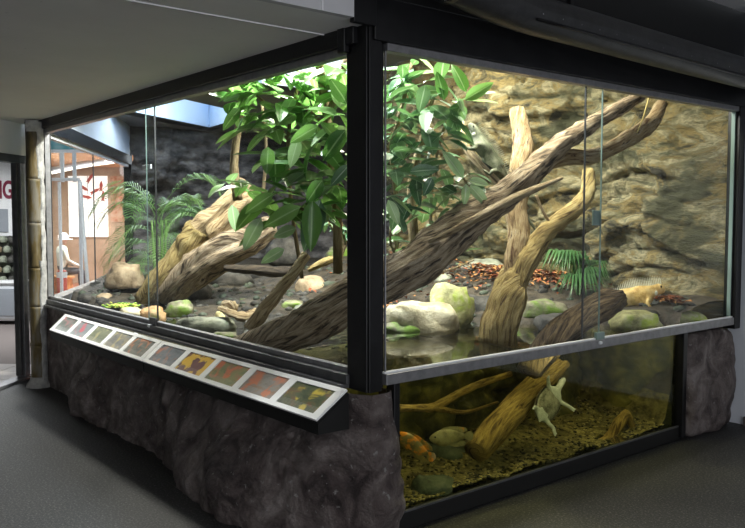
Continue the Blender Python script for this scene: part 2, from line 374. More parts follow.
# strata rock wall
def strata(path, z0, z1, res, seed, amp=1.0, tilt=.06, layer=.17):
    P2 = [Vector((x, y)) for x, y in path]; L = [0]
    for a, b in zip(P2, P2[1:]): L.append(L[-1] + (b - a).length)
    ns = int(L[-1] / res); nz = int((z1 - z0) / res); vs = []; fs = []
    base = []
    for i in range(ns + 1):
        s = L[-1] * i / ns; k = 0
        while k < len(L) - 2 and s > L[k + 1]: k += 1
        t = (s - L[k]) / (L[k + 1] - L[k]); base.append((P2[k].lerp(P2[k + 1], t), s))
    sm = []
    R_ = int(.45 / res)
    for i in range(ns + 1):
        a = base[max(0, i - R_)][0]; b = base[min(ns, i + R_)][0]; d = (b - a).normalized()
        w = [base[max(0, min(ns, i + o))][0] for o in (-R_, -R_ // 2, 0, R_ // 2, R_)]
        c = sum(w, Vector((0, 0))) / 5 if R_ < i < ns - R_ else base[i][0]
        sm.append((c, Vector((-d.y, d.x)), base[i][1]))
    for c, n, s in sm:
        for j in range(nz + 1):
            z = z0 + (z1 - z0) * j / nz
            q = Vector((s, seed, z))
            big = fbm(Vector((s * .55, seed, z * .9)), 3) * min(1, s / .5)
            w = z + .34 * NZ.noise(Vector((s * .6, seed + 4, z * .6))) + .1 * NZ.noise(Vector((s * 1.7, seed + 9, z * 1.3))) + tilt * s + .02 * fbm(q * 5, 2)
            kk = w / layer + .8 * NZ.noise(Vector((w * 2.2, seed, 0)))
            k = math.floor(kk); f = kk - k
            bl = .35 + .9 * hsh(k, seed); bb = s / bl + hsh(k, 3, seed) * 9 + .15 * NZ.noise(q * 4)
            g = math.floor(bb); fb = bb - g
            h1 = hsh(k, g, seed)
            big2 = math.floor(kk / 3.0 + .5 * NZ.noise(Vector((s, 1, seed)))); h2 = hsh(big2, seed, 2)
            gr = sst(0, .16, f) * sst(0, .13, 1 - f); gv = sst(0, .05, fb) * sst(0, .05, 1 - fb)
            d = .30 * big + .09 * h1 * gv + .16 * h2 + .06 * gr + .03 * gv + .07 * fbm(Vector((s * 2.2, seed, z * 4.5)), 4) + .034 * fbm(Vector((s * 7, seed, z * 15)), 4)
            d *= amp
            d *= .12 + .88 * sst(0, .55, s)
            if s < .6: d = max(d, 0)
            vs.append((c.x + n.x * d, c.y + n.y * d, z + .02 * NZ.noise(q * 2)))
    m = nz + 1
    for i in range(ns):
        for j in range(nz): fs.append((i * m + j, (i + 1) * m + j, (i + 1) * m + j + 1, i * m + j + 1))
    return vs, fs
v, f = strata([(.0, 3.78), (-.6, 3.90), (-1.2, 4.02), (-4.5, 4.1), (-4.9, 4.6)], .5, 3.55, .02, 2.3, 1.0, .06, .24)
ob('wall_back', mesh('wall_back', [Vector((min(-.03, q[0]) if q[0] > -.35 else q[0], q[1], q[2])) for q in v], f), m_wall, kind='structure', label='layered ochre and olive artificial rock wall inside the terrarium', cat='rock wall')
v, f = strata([(-4.9, 4.5), (-5.6, 5.6), (-7.2, 6.0), (-9.25, 4.2), (B.x - .12, B.y - .05)], .4, 3.2, .04, 8.1, 1.15, .03, .3)
ob('wall_left', mesh('wall_left', v, f), m_walldark, kind='structure', label='dark grey artificial rock wall at the far end of the terrarium', cat='rock wall')
# terrarium ceiling with a skylight shaft
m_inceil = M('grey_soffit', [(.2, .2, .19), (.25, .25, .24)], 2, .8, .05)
SK = [(-5.4, .98), (-6.75, 3.5), (-8.95, 3.85), (-7.62, 1.72)]
def ring(name, outer, inner, z, mat, **k):
    n = len(outer); vs = [(x, y, z) for x, y in outer] + [(x, y, z) for x, y in inner] + [(x, y, z + .06) for x, y in outer] + [(x, y, z + .06) for x, y in inner]
    fs = []
    for i in range(n):
        j = (i + 1) % n
        fs += [(i, n + i, n + j, j), (2 * n + i, 2 * n + j, 3 * n + j, 3 * n + i)]
    return ob(name, mesh(name, vs, fs, smooth=False), mat, **k)
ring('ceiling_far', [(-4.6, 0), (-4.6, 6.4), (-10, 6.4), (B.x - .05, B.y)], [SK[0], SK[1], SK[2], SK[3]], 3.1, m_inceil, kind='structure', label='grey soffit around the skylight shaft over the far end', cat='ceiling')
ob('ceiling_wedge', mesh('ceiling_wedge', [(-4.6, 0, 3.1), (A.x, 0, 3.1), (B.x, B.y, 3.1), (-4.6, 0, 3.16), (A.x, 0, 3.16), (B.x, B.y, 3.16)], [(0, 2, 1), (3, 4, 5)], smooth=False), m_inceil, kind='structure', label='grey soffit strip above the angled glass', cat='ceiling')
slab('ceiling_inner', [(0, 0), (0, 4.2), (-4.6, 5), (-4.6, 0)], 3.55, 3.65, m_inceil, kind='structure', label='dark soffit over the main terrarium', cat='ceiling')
m_blue = M('sky_blue_panel', [(.62, .78, .97), (.66, .8, .97)], 2, .6, 0)
m_paleblue = M('pale_blue_white_panel', [(.66, .74, .85), (.72, .79, .88)], 2, .6, 0)
sh = empty('skylight_shaft', (-7, 2.5, 3.16), 'bright blue skylight shaft lining above the dark rock wall', 'skylight')
for a, b in zip(SK, SK[1:] + SK[:1]): obox('panel', a, b, .04, 3.161, 3.75, m_blue, sh)
obox('wall_angled', A.xy, B.xy, .05, 2.64, 3.1, m_paleblue, kind='structure', label='pale blue white wall panel above the angled glass', cat='wall', side=-1)
box('wall_upper', (-5.06, -.02, 2.72), (0, .03, 3.6), m_blackmatte, kind='structure', label='dark wall panel above the long window head', cat='wall')
box('wall_upper_right', (-.03, 0, 2.72), (0.02, 3.83, 3.6), m_blackmatte, kind='structure', label='dark wall panel above the short window head', cat='wall')

# ---- glazing, left long window
w1 = empty('window_1', (-2.5, 0, .8), 'long side window of the terrarium with black head beam', 'window', kind='structure')
box('head_beam', (-5.12, -.06, 2.535), (-.05, .04, 2.72), m_black, w1, .006)
box('head_rail', (-5.06, -.03, 2.495), (-.1, .03, 2.536), m_alu, w1, .004)
box('sill_rail', (-5.06, -.05, .815), (-.12, .035, .865), m_aludark, w1, .004)
box('sill_lip', (-5.06, -.012, .865), (-.12, .03, .893), m_alu, w1, .003)
box('sill_flashing', (-5.06, -.085, .795), (-.12, -.03, .816), m_aludark, w1, .003)
box('pane', (-2.667, -.004, .88), (-.12, .004, 2.5), m_glass, w1)
box('pane', (-5.03, .010, .88), (-2.54, .018, 2.5), m_glass, w1)
box('pane_edge', (-2.669, -.004, .88), (-2.667, .004, 2.5), m_glassedge, w1)
box('pane_edge', (-2.543, .008, .88), (-2.537, .02, 2.5), m_aludark, w1)
clip1 = box('pane_clip', (-2.60, -.03, .86), (-2.50, -.004, .92), m_aludark, w1, .006)
box('clip_knob', (-2.585, -.055, .848), (-2.545, -.02, .872), m_whiteframe, clip1, .006)
box('pane_clamp', (-2.80, .02, 2.04), (-2.65, .035, 2.075), m_whiteframe, w1, .003)
box('end_post', (-5.26, -.06, .0), (-5.05, .05, CEIL), m_black, w1, .006)
box('end_strip', (-5.05, -.02, .88), (-5.02, .03, 2.5), m_alu, w1, .003)
# ---- corner post
cp = empty('corner_post', (-.05, .05, .76), 'black steel corner post between the two terrarium windows', 'post')
box('column', (-.14, -.03, .79), (.02, .02, 3.3), m_black, cp, .004)
box('column_flange', (-.05, .02, .8), (.0, .10, 2.56), m_black, cp, .004)
box('cover_strip', (.02, -.02, .79), (.032, .06, 3.3), m_black, cp, .003)
box('bracket', (-.17, -.07, 2.5), (-.11, -.03, 2.74), m_black, cp, .008)
box('upper_box', (-.14, -.16, CEIL + .1), (.09, -.03, 3.25), m_black, cp, .004)
box('upper_box', (.055, -.16, CEIL - .02), (.09, -.02, CEIL + .11), m_black, cp, .004)
box('edge_bead', (.0, .10, .87), (.012, .108, 2.52), m_alu, cp, .002)
# ---- right window
w2 = empty('window_2', (0, 1.9, .8), 'short side window of the terrarium over the tank', 'window', kind='structure')
box('head_beam', (-.05, .0, 2.545), (.05, 3.83, 2.76), m_black, w2, .006)
box('head_rail', (-.03, .1, 2.507), (.03, 3.76, 2.546), m_alu, w2, .004)
box('sill_rail', (-.035, .09, .815), (.035, 3.74, .872), m_alu, w2, .004)
box('sill_edge', (-.005, .09, .872), (.02, 3.74, .882), m_whiteframe, w2, .002)
box('pane', (-.004, .1, .87), (.004, 1.96, 2.52), m_glass, w2)
box('pane', (-.018, 1.80, .87), (-.010, 3.70, 2.52), m_glass, w2)
box('pane_edge', (-.005, 1.958, .87), (.005, 1.963, 2.52), m_glassedge, w2)
box('pane_edge', (-.02, 1.796, .87), (-.008, 1.802, 2.52), m_aludark, w2)
clip2 = box('pane_clip', (.006, 1.90, .862), (.03, 1.99, .92), m_glassedge, w2, .005)
box('clip_knob', (.03, 1.91, .842), (.05, 1.94, .862), m_whiteframe, clip2, .006)
box('pane_clamp', (-.025, 1.9, 1.62), (-.01, 1.98, 1.72), m_glassedge, w2, .003)
box('end_post', (-.06, 3.74, .78), (.04, 3.83, 2.60), m_black, w2, .005)
box('end_strip', (-.02, 3.716, .87), (.01, 3.728, 2.52), m_glassedge, w2, .002)
# ---- tank window
w3 = empty('window_3', (0, 1.6, .1), 'low aquarium window below the short side sill', 'window', kind='structure')
box('pane', (-.03, .19, .10), (-.022, 3.02, .82), m_tankglass, w3)
box('side_frame', (-.05, .16, .08), (.015, .20, .815), m_black, w3, .004)
box('side_frame', (-.05, 3.005, .02), (.02, 3.06, .815), m_black, w3, .004)
box('plinth', (-.25, .16, 0), (-.005, 3.06, .108), m_blackmatte, w3, .01)
box('bottom_bead', (-.022, .19, .1), (-.005, 3.02, .112), m_aludark, w3, .002)
# ---- angled end window
w4 = empty('window_4', A + D3 * 2.4, 'angled end window looking out to the bright hall', 'window', kind='structure')
nD = Vector((-D3.y, D3.x, 0))
obox('head_beam', A.xy, B.xy, .12, 2.50, 2.64, m_black, w4, .005)
obox('head_rail', A.xy, B.xy, .05, 2.46, 2.50, m_whiteframe, w4)
obox('sill_rail', A.xy, B.xy, .14, .70, .86, m_aludark, w4, .005)
obox('pane', (A + D3 * .05).xy, (A + D3 * 2.2).xy, .008, .86, 2.47, m_glass, w4)
obox('pane', (A + D3 * 2.2).xy, B.xy, .008, .86, 2.47, m_glass, w4)
obox('pane_edge', (A + D3 * 2.19).xy, (A + D3 * 2.215).xy, .012, .86, 2.47, m_aludark, w4)
obox('end_post', (B - D3 * .12).xy, B.xy, .12, .1, 3.1, m_blackmatte, w4)
obox('wall_below', A.xy, B.xy, .12, 0, .7, m_rockbase, kind='structure', label='low dark wall under the angled glass', cat='wall')

# ---- rock base under the long window (lofted between floor outline and top outline)
def loft_rock(bot, top, z1, n, nz, amp, seed, bulge=.05):
    def resample(pl):
        pl = [Vector(p) for p in pl]; L = [0]
        for a, b in zip(pl, pl[1:]): L.append(L[-1] + (b - a).length)
        out = []
        for i in range(n + 1):
            s = L[-1] * i / n; k = 0
            while k < len(L) - 2 and s > L[k + 1]: k += 1
            out.append(pl[k].lerp(pl[k + 1], (s - L[k]) / max(1e-6, L[k + 1] - L[k])))
        return out
    b, t = resample(bot), resample(top); vs, fs = [], []
    for i in range(n + 1):
        d = (b[min(n, i + 2)] - b[max(0, i - 2)]).normalized(); nn = Vector((d.y, -d.x))
        for j in range(nz + 1):
            u = j / nz; z = z1 * u
            c = b[i].lerp(t[i], sst(0, 1, u) * .6 + u * .4)
            q = Vector((c.x, c.y, z * 1.2)) + Vector((seed, 0, 0))
            cell = NZ.voronoi(q * 2.6 + Vector((.25 * fbm(q * 2, 2), 0, .25 * fbm(q * 2.3, 2))))[0]
            e = (amp * (fbm(q * 1.5, 4) * .9 + fbm(Vector((q.x * 5, q.y * 5, q.z * 3)), 4) * .34 + fbm(q * 14, 3) * .1) + amp * .45 * (sst(.0, .12, cell[1] - cell[0]) - 1) * max(0, fbm(q * .9, 2) + .3) + bulge * math.sin(math.pi * min(1, u * 1.1))) * (1 - .75 * sst(.6, .95, u))
            edge = min(1, min(i, n - i) / 3)
            vs.append((c.x + nn.x * e * edge, c.y + nn.y * e * edge, z))
    m = nz + 1
    for i in range(n):
        for j in range(nz): fs.append((i * m + j, (i + 1) * m + j, (i + 1) * m + j + 1, i * m + j + 1))
    j = len(vs)
    return vs, fs
bot = [(-3.66, .03), (-3.68, -.30), (-3.3, -.27), (-2.9, -.20), (-2.2, -.21), (-1.5, -.33), (-.75, -.43), (-.3, -.30), (-.06, -.12), (.05, 0), (.05, .10), (.03, .185), (-.12, .19)]
top = [(-3.60, .03), (-3.62, -.07), (-3.3, -.07), (-2.9, -.07), (-2.2, -.07), (-1.5, -.07), (-.75, -.07), (-.3, -.07), (-.05, -.05), (.03, 0), (.03, .10), (.0, .16), (-.12, .165)]
v, f = loft_rock(bot, top, .775, 280, 56, .075, 3.1)
ob('wall_base', mesh('wall_base', v, f), m_rockbase, kind='structure', label='purplish grey sculpted rock base under the long window', cat='rock base')
v, f = loft_rock([(-5.3, .02), (-5.24, -.06), (-4.4, -.05), (-3.6, -.04), (-3.5, .04)], [(-5.3, .02), (-5.24, -.05), (-4.4, -.05), (-3.6, -.04), (-3.5, .04)], .80, 60, 24, .025, 9, .01)
ob('wall_base_recess', mesh('wall_base_recess', v, f), m_rockbase, kind='structure', label='recessed dark rock base beside the bamboo post', cat='rock base')
bm = bmesh.new(); bmesh.ops.create_cube(bm, size=1)
bmesh.ops.subdivide_edges(bm, edges=bm.edges[:], cuts=14, use_grid_fill=True)
for q in bm.verts:
    c = q.co; r = Vector(c); k = (abs(r.x * 2) ** 8 + abs(r.y * 2) ** 8 + abs(r.z * 2) ** 8) ** (1 / 8); r = r / max(k, 1e-4) if k > .999 else r
    p = Vector((-.1 + r.x * .30, 3.425 + r.y * .74, .395 + r.z * .80))
    e = .05 * fbm(p * 2.2, 4) + .025 * fbm(p * 7, 3)
    q.co = p + Vector((e, -.2 * e, e * .4 if r.z > 0 else 0))
mm_ = bpy.data.meshes.new('rock_pillar'); bm.to_mesh(mm_); bm.free(); mm_.polygons.foreach_set('use_smooth', [True] * len(mm_.polygons))
ob('wall_pillar', mm_, m_rockbase, kind='structure', label='blocky dark rock pillar between the tank and the pale wall', cat='rock base')

# ------------------------------------------------------------------ terrarium ground and water
WZ = .80
def inside(x, y):  # inside of the angled glass line
    return (x - A.x) * (-D3.y) + (y - A.y) * D3.x < -.04 if x < A.x else True
def ground(x, y):
    z = .72 + .05 * fbm(Vector((x * 1.1, y * 1.1, 3)), 3)
    back = sst(2.0, 3.5, y) * sst(-5.5, -4.6, x); z += back * .30
    z += sst(-2.4, -3.6, x) * .10 + sst(-4.2, -5.6, x) * .06
    z += .10 * sst(.9, 1.8, y) * sst(-1.2, -2.0, x)
    pit = sst(-1.10, -.88, x) * sst(3.1, 2.85, y) * sst(.1, .25, y + .0)
    bed = .12 + .10 * sst(-.1, -.9, x) + .03 * fbm(Vector((x * 2, y * 2, 0)), 3)
    z = z * (1 - pit) + bed * pit
    if y < .35: z = min(z, .74)
    return z + .015 * fbm(Vector((x * 7, y * 7, 1)), 3)
gx, gy, res = -9.2, 5.5, .05
nx, ny = int(9.17 / res), int(5.46 / res); vs, fs, idx = [], [], {}
for i in range(nx + 1):
    for j in range(ny + 1):
        x = -9.2 + i * res; x = min(x, -.035); y = .04 + j * res
        idx[i, j] = len(vs); vs.append((x, y, ground(x, y)))
for i in range(nx):
    for j in range(ny):
        x, y = vs[idx[i, j]][:2]
        if inside(x, y) and not (x > -4.6 and y > 4.0): fs.append((idx[i, j], idx[i + 1, j], idx[i + 1, j + 1], idx[i, j + 1]))
gm = mesh('floor_terrarium', vs, fs); gm.materials.append(m_soil); gm.materials.append(m_sand)
for p in gm.polygons:
    if p.center.z < .42: p.material_index = 1
ob('floor_terrarium', gm, None, kind='structure', label='dark wet soil bed and sunken tank floor of the terrarium', cat='ground')
# back face of the tank: rough rock under water
v, f = strata([(-.86, 3.15), (-.86, .12)], .10, .79, .025, 5.5, .8, .02, .2)
m_tankrock = M('algae_covered_rock', [(.02, .025, .01), (.09, .09, .03), (.22, .2, .06)], 5, .8, 1, 15)
v2, f2 = strata([(-.05, 3.0), (-1.2, 3.0)], .10, .79, .025, 6.5, .6, .02, .2)
ob('wall_tank', mesh('wall_tank', [Vector((q[0], q[1], q[2])) for q in v], f), m_tankrock, kind='structure', label='dark algae covered rock at the back of the tank', cat='rock wall')
ob('wall_tank_side', mesh('wall_tank_side', v2, f2), m_tankrock, kind='structure', label='algae covered rock at the end of the tank', cat='rock wall')
# water: open pool surface and the deep tank body
poly = [(-1.25, .045), (-1.25, 3.0), (-1.25, 3.4), (-4.4, 3.4), (-4.9, 2.2), (-5.3, .6), (-5.0, .05)]
ob('shallow_water', mesh('shallow_water', [(x, y, WZ) for x, y in poly], [tuple(range(len(poly)))[::-1]], smooth=False), m_water, kind='stuff', label='dark shallow pond water around the stones', cat='water')
v, f = box_data((-1.25, .045, .11), (-.034, 2.99, WZ))
ob('tank_water', mesh('tank_water', v, [t for t in f], smooth=False), m_tankwater, kind='stuff', label='murky yellow green water filling the aquarium', cat='water')

# ------------------------------------------------------------------ rocks
RG = 'stones around the pond'
rock(121, 288, 34, 25, .92, m_rk['tan'], 'large tan block stone on a dark ledge behind the feeding dish', seed=1, name='boulder')
rock(122, 302, 44, 18, .74, m_rk['dark'], 'dark wet ledge stone under the large tan block', seed=2, name='boulder')
rock(128, 317, 22, 9, .80, m_rk['pale'], 'small pale cream stone in front of the feeding dish', seed=3)
rock(150, 323, 25, 15, .80, m_rk['orange'], 'rounded orange tan stone beside the pane clip', seed=4)
rock(178, 318, 25, 17, .80, m_rk['moss'], 'mossy stone under the foot of the pale forked log', seed=5)
rock(85, 303, 20, 9, .80, m_rk['dark'], 'dark low stone near the angled glass sill', seed=31)
rock(103, 303, 16, 9, .80, m_rk['tan'], 'small brownish stone left of the feeding dish', seed=32)
rock(204, 333, 58, 15, .78, m_rk['grey'], 'long flat grey green stone along the long window', seed=6, depth=.5)
rock(223, 341, 26, 8, .78, m_rk['moss'], 'flat green stone at the end of the long flat grey stone', seed=7)
rock(219, 325, 11, 13, .80, m_rk['yellow'], 'small upright yellowish stone behind the long flat grey stone', seed=8)
rock(250, 328, 14, 10, .79, m_rk['white'], 'small white stone at the foot of the leaning branch', seed=9)
rock(246, 307, 24, 8, .82, m_rk['moss'], 'low mossy stone behind the curled bark pieces', seed=10)
rock(292, 310, 22, 9, .82, m_rk['moss'], 'mossy stone behind the leaning branch', seed=11)
rock(305, 318, 26, 13, .80, m_rk['grey'], 'rounded grey stone between leaning branch and big log', seed=12)
rock(310, 297, 32, 20, .84, m_rk['tan'], 'brown boulder behind the leaning branch tip', seed=13, name='boulder')
rock(195, 300, 30, 17, .84, m_rk['dark'], 'dark stone in the shade of the forked log', seed=14)
rock(225, 292, 45, 22, .86, m_rk['dark'], 'broad dark stone behind the forked log', seed=15, name='boulder')
rock(262, 287, 50, 18, .86, m_rk['dark'], 'broad dark wet stone before the tall dark stone', seed=16, name='boulder')
rock(285, 265, 40, 30, 1.12, m_rk['dark'], 'tall dark stone under the broad leaved tree', seed=17, name='boulder')
rock(335, 285, 34, 14, .86, m_rk['tan'], 'brown stone beside the black corner post behind the big log', seed=18)
rock(340, 262, 30, 16, 1.12, m_rk['moss'], 'mossy stone far behind the corner post', seed=33)
rock(422, 334, 76, 30, .78, m_rk['pale'], 'broad pale flat stone in the pond behind the short window', seed=19, name='boulder', depth=.6)
rock(452, 326, 52, 40, .80, m_rk['lime'], 'lichen green boulder touching the broad pale stone', seed=20, name='boulder', depth=.8)
rock(404, 336, 40, 14, .77, m_rk['moss'], 'mossy stone half sunk before the broad pale stone', seed=34)
rock(480, 318, 40, 22, .80, m_rk['dark'], 'dark wet boulder between lichen boulder and upright driftwood', seed=21, name='boulder')
rock(440, 290, 50, 16, .95, m_rk['grey'], 'grey stone behind the lichen boulder', seed=35, name='boulder')
rock(485, 285, 50, 26, .98, m_rk['grey'], 'grey sloping stone at the foot of the rock wall', seed=36, name='boulder')
rock(545, 318, 52, 18, .84, m_rk['moss'], 'flat moss covered stone behind the upright driftwood', seed=22, depth=.5)
rock(565, 334, 46, 18, .78, m_rk['dark'], 'dark sunk stone beside the ridged bark slab', seed=37)
rock(640, 332, 50, 19, .82, m_rk['lime'], 'lumpy yellow green stone before the yellow iguana', seed=23, depth=.7)
rock(690, 325, 42, 12, .84, m_rk['lime'], 'low pale lichen stone by the right end post', seed=24, depth=.6)
rock(683, 312, 26, 10, .92, m_rk['orange'], 'small orange brown stone beside the yellow iguana', seed=25)
# under water
rock(432, 498, 42, 22, .13, m_rk['tank'], 'dark green stone on the gravel by the aquarium glass', seed=26, plane=-.16, name='rock')
rock(440, 462, 46, 22, .16, m_rk['tank'], 'dark stone on the gravel behind the two fish', seed=27, plane=-.55)
rock(600, 420, 60, 40, .16, m_rk['tank'], 'large mossy stone at the back of the tank', seed=28, plane=-.75, name='boulder')
rock(655, 400, 46, 40, .16, m_rk['tank'], 'mossy stone at the far end of the tank', seed=29, plane=-.35, name='boulder')

# dark pebbles, leaf litter and tank gravel: uncountable small bits
_bm = bmesh.new(); bmesh.ops.create_icosphere(_bm, subdivisions=1, radius=1)
ICO = ([v.co.copy() for v in _bm.verts], [tuple(v.index for v in f.verts) for f in _bm.faces]); _bm.free()
def scatter(name, n, fn, mats, label, cat, parent=None):
    vs, fs, mi = [], [], []
    for i in range(n):
        x, y, z, s = fn(i); a = rnd.random() * 6.3; ca, sa = math.cos(a), math.sin(a)
        sx, sy, sz = s * rnd.uniform(.8, 1.3), s * rnd.uniform(.6, 1), s * rnd.uniform(.45, .7); b = len(vs)
        for q in ICO[0]:
            k = rnd.uniform(.85, 1.1); qx, qy = q.x * sx * k, q.y * sy * k
            vs.append((x + qx * ca - qy * sa, y + qx * sa + qy * ca, z + q.z * sz * k))
        fs += [tuple(b + t for t in f) for f in ICO[1]]; mi += [rnd.randrange(len(mats))] * len(ICO[1])
    m = mesh(name, vs, fs)
    for q in mats: m.materials.append(q)
    m.polygons.foreach_set('material_index', mi)
    return ob(name, m, None, parent, label, cat, kind='stuff')
def f_peb(i):
    while True:
        x, y = rnd.uniform(-6.5, -.1), rnd.uniform(.1, 3.5)
        if inside(x, y + -.1) and not (x > -1.4 and y < 3.0): return x, y, ground(x, y), rnd.uniform(.02, .065)
scatter('pebbles', 900, f_peb, [m_rk['dark'], m_rk['dark'], m_rk['tank']], 'small dark pebbles scattered over the terrarium soil', 'pebbles')
def f_gr(i):
    x, y = -rnd.random() ** 1.5 * .9 - .05, rnd.uniform(.22, 2.9)
    return x, y, ground(x, y), rnd.uniform(.006, .018)
m_gr = [M('gravel_olive', [(.19, .16, .065)], bmp=0), M('gravel_black', [(.02, .02, .012)], bmp=0), M('gravel_ochre', [(.3, .25, .11)], bmp=0)]
scatter('gravel', 2600, f_gr, m_gr, 'olive and black gravel covering the tank floor', 'gravel')
m_lit = [M('red_brown_litter', [(.2, .05, .025), (.3, .1, .04)], 9, .8, 0), M('dark_leaf_litter', [(.09, .04, .02)], bmp=0), M('orange_leaf_litter', [(.38, .18, .06)], bmp=0)]
def litter(n):
    vs, fs, mi = [], [], []
    spots = [(-3.2, 3.0, .7), (-2.3, 3.4, .5), (-1.6, 3.5, .4), (-2.0, 3.2, .5), (-.28, 3.3, .1), (-2.8, 2.3, .6)]
    for i in range(n):
        cx, cy, s = spots[i % len(spots)]; x = cx + rnd.gauss(0, s * .5); y = min(3.7, cy + rnd.gauss(0, s * .3)); x = min(x, -.1)
        z = ground(x, y) + .03 + rnd.random() * .03; a = rnd.random() * 6.3; L = rnd.uniform(.02, .05); w = L * .45
        d = Vector((math.cos(a), math.sin(a), rnd.uniform(-.3, .5))); e = Vector((-math.sin(a), math.cos(a), rnd.uniform(-.3, .3)))
        c = Vector((x, y, z)); b = len(vs)
        vs += [c - d * L, c - d * .2 * L + e * w + Vector((0, 0, .01)), c + d * L, c - d * .2 * L - e * w + Vector((0, 0, .01))]
        fs += [(b, b + 1, b + 2), (b, b + 2, b + 3)]; mi += [rnd.randrange(3)] * 2
    m = mesh('leaf_litter', vs, fs, smooth=False)
    for q in m_lit: m.materials.append(q)
    for p, k in zip(m.polygons, mi): p.material_index = k
    ob('leaf_litter', m, None, None, 'red brown fallen leaves along the rock wall foot', 'leaf litter', kind='stuff')
litter(1100)

# ------------------------------------------------------------------ driftwood and logs
def wood(name, label, base, limbs, cat='branch', mat=m_bark):
    e = empty(name, base, label, cat)
    for i, (pn, pp, rr, kw) in enumerate(limbs):
        mt = kw.pop('mat', mat)
        ob(pn, tube_mesh(pn, pp, rr, seed=i * 3.3 + len(label) * .7, **kw), mt, e)
    finish(e); return e
K = dict
wood('fallen_trunk', 'long grey brown trunk slanting up behind the corner post to the rock wall', P(240, 345, 5.35), [
    ('trunk', pts((232, 346, 5.4), (262, 342, 5.3), (305, 327, 5.2), (345, 302, 5.15), (390, 277, 5.15), (432, 252, 5.25), (468, 222, 5.35), (505, 196, 5.45), (532, 172, 5.55), (556, 148, 5.65), (590, 125, 5.8), (620, 108, 5.95), (641, 95, 6.05)),
     [.05, .105, .135, .135, .135, .135, .115, .10, .095, .075, .06, .055, .045], K(seg=20, sub=8, rough=.2, ridge=.16)),
    ('limb', pts((528, 172, 5.6), (560, 158, 5.75), (590, 157, 5.85), (612, 148, 5.95), (636, 134, 6.05), (652, 122, 6.2), (661, 104, 6.3)), [.06, .06, .058, .055, .06, .06, .05], K(seg=14, rough=.2, ridge=.12, mat=m_barko)),
    ('dead_stick', pts((428, 243, 5.15), (470, 222, 5.1), (515, 198, 5.15), (562, 178, 5.3)), [.014, .026, .03, .012], K(seg=10, rough=.1, mat=m_barkl))], 'log')
wood('hanging_twig', 'thin yellow twig hanging to the orange limb of the long trunk', P(638, 132, 5.95), [
    ('stem', pts((637, 133, 5.97), (643, 118, 5.95), (650, 94, 5.9)), [.006, .006, .006], K(seg=6, rough=0, mat=m_twig))], 'twig')
wood('upright_driftwood', 'yellow forked driftwood standing upright in the pond', on(500, 338, z=.74), [
    ('trunk', pts((498, 345, 5.72), (503, 318, 5.75), (510, 290, 5.8), (517, 258, 5.87)), [.125, .125, .115, .06], K(seg=18, rough=.2, ridge=.2)),
    ('limb', pts((509, 292, 5.82), (516, 255, 5.87), (518, 235, 5.92), (515, 205, 6.0), (521, 170, 6.1), (522, 138, 6.2), (517, 110, 6.3)), [.07, .085, .085, .082, .085, .075, .06], K(seg=16, rough=.2, ridge=.15, mat=m_barko)),
    ('limb', pts((508, 300, 5.78), (522, 268, 5.82), (532, 252, 5.86), (543, 235, 5.9), (562, 219, 5.95), (580, 205, 6.0), (588, 190, 6.05), (588, 170, 6.1)), [.08, .09, .085, .075, .065, .062, .06, .045], K(seg=14, rough=.18, ridge=.16, mat=m_barky)),
    ('twig', pts((557, 232, 5.9), (545, 215, 5.9), (536, 195, 5.9)), [.012, .012, .01], K(seg=6, rough=.1, mat=m_barko))], 'driftwood', m_barky)
wood('forked_log', 'thick pale forked log leaning before the palm', P(146, 300, 8.1), [
    ('trunk', pts((144, 302, 8.1), (160, 284, 8.05), (178, 264, 8.0), (194, 245, 7.95), (203, 228, 7.9)), [.10, .15, .17, .19, .17], K(seg=18, rough=.15, ridge=.25, mat=m_barky)),
    ('limb', pts((196, 238, 7.95), (207, 226, 7.9), (222, 212, 7.85), (234, 198, 7.8), (246, 184, 7.75)), [.16, .15, .12, .105, .1], K(seg=14, rough=.15, ridge=.12, mat=m_barkl)),
    ('limb', pts((212, 236, 7.75), (226, 226, 7.7), (240, 214, 7.65), (254, 198, 7.6)), [.10, .115, .115, .09], K(seg=14, rough=.2, ridge=.1, mat=m_barko)),
    ('root', pts((160, 298, 7.95), (190, 272, 7.8), (220, 252, 7.7), (248, 240, 7.7), (272, 226, 7.8)), [.07, .15, .17, .15, .1], K(seg=16, rough=.2, ridge=.3, mat=m_bark)),
    ('root', pts((176, 300, 7.9), (200, 282, 7.8), (228, 266, 7.8)), [.05, .06, .05], K(seg=10, rough=.2, ridge=.2, mat=m_barkl))], 'log')
wood('leaning_branch', 'short pale branch leaning up from the foot of the long trunk', P(250, 328, 5.4), [
    ('stem', pts((249, 330, 5.42), (262, 313, 5.45), (280, 290, 5.5), (296, 270, 5.55), (306, 255, 5.6)), [.05, .05, .045, .04, .036], K(seg=12, rough=.15, ridge=.08, mat=m_barkl))])
wood('dark_branch', 'dark wet branch lying behind the leaning branch', P(240, 270, 7), [
    ('stem', pts((225, 268, 7.2), (255, 270, 7.1), (285, 272, 7.0), (300, 268, 7)), [.03, .045, .045, .02], K(seg=10, rough=.2, mat=m_barkd))])
wood('mossy_branch', 'yellow green mossy branch near the corner post', P(312, 266, 6.6), [
    ('stem', pts((308, 270, 6.6), (325, 262, 6.6), (342, 256, 6.7)), [.02, .035, .02], K(seg=10, rough=.2, mat=m_barky))])
wood('ridged_slab', 'deeply ridged brown bark slab slanting out of the pond', on(560, 345, z=.8), [
    ('slab', pts((528, 372, 5.2), (556, 338, 5.3), (585, 316, 5.5), (612, 297, 5.7)), [.10, .13, .15, .13], K(seg=26, sub=10, rough=.18, ridge=.38, flat=.55))], 'bark', m_slab)
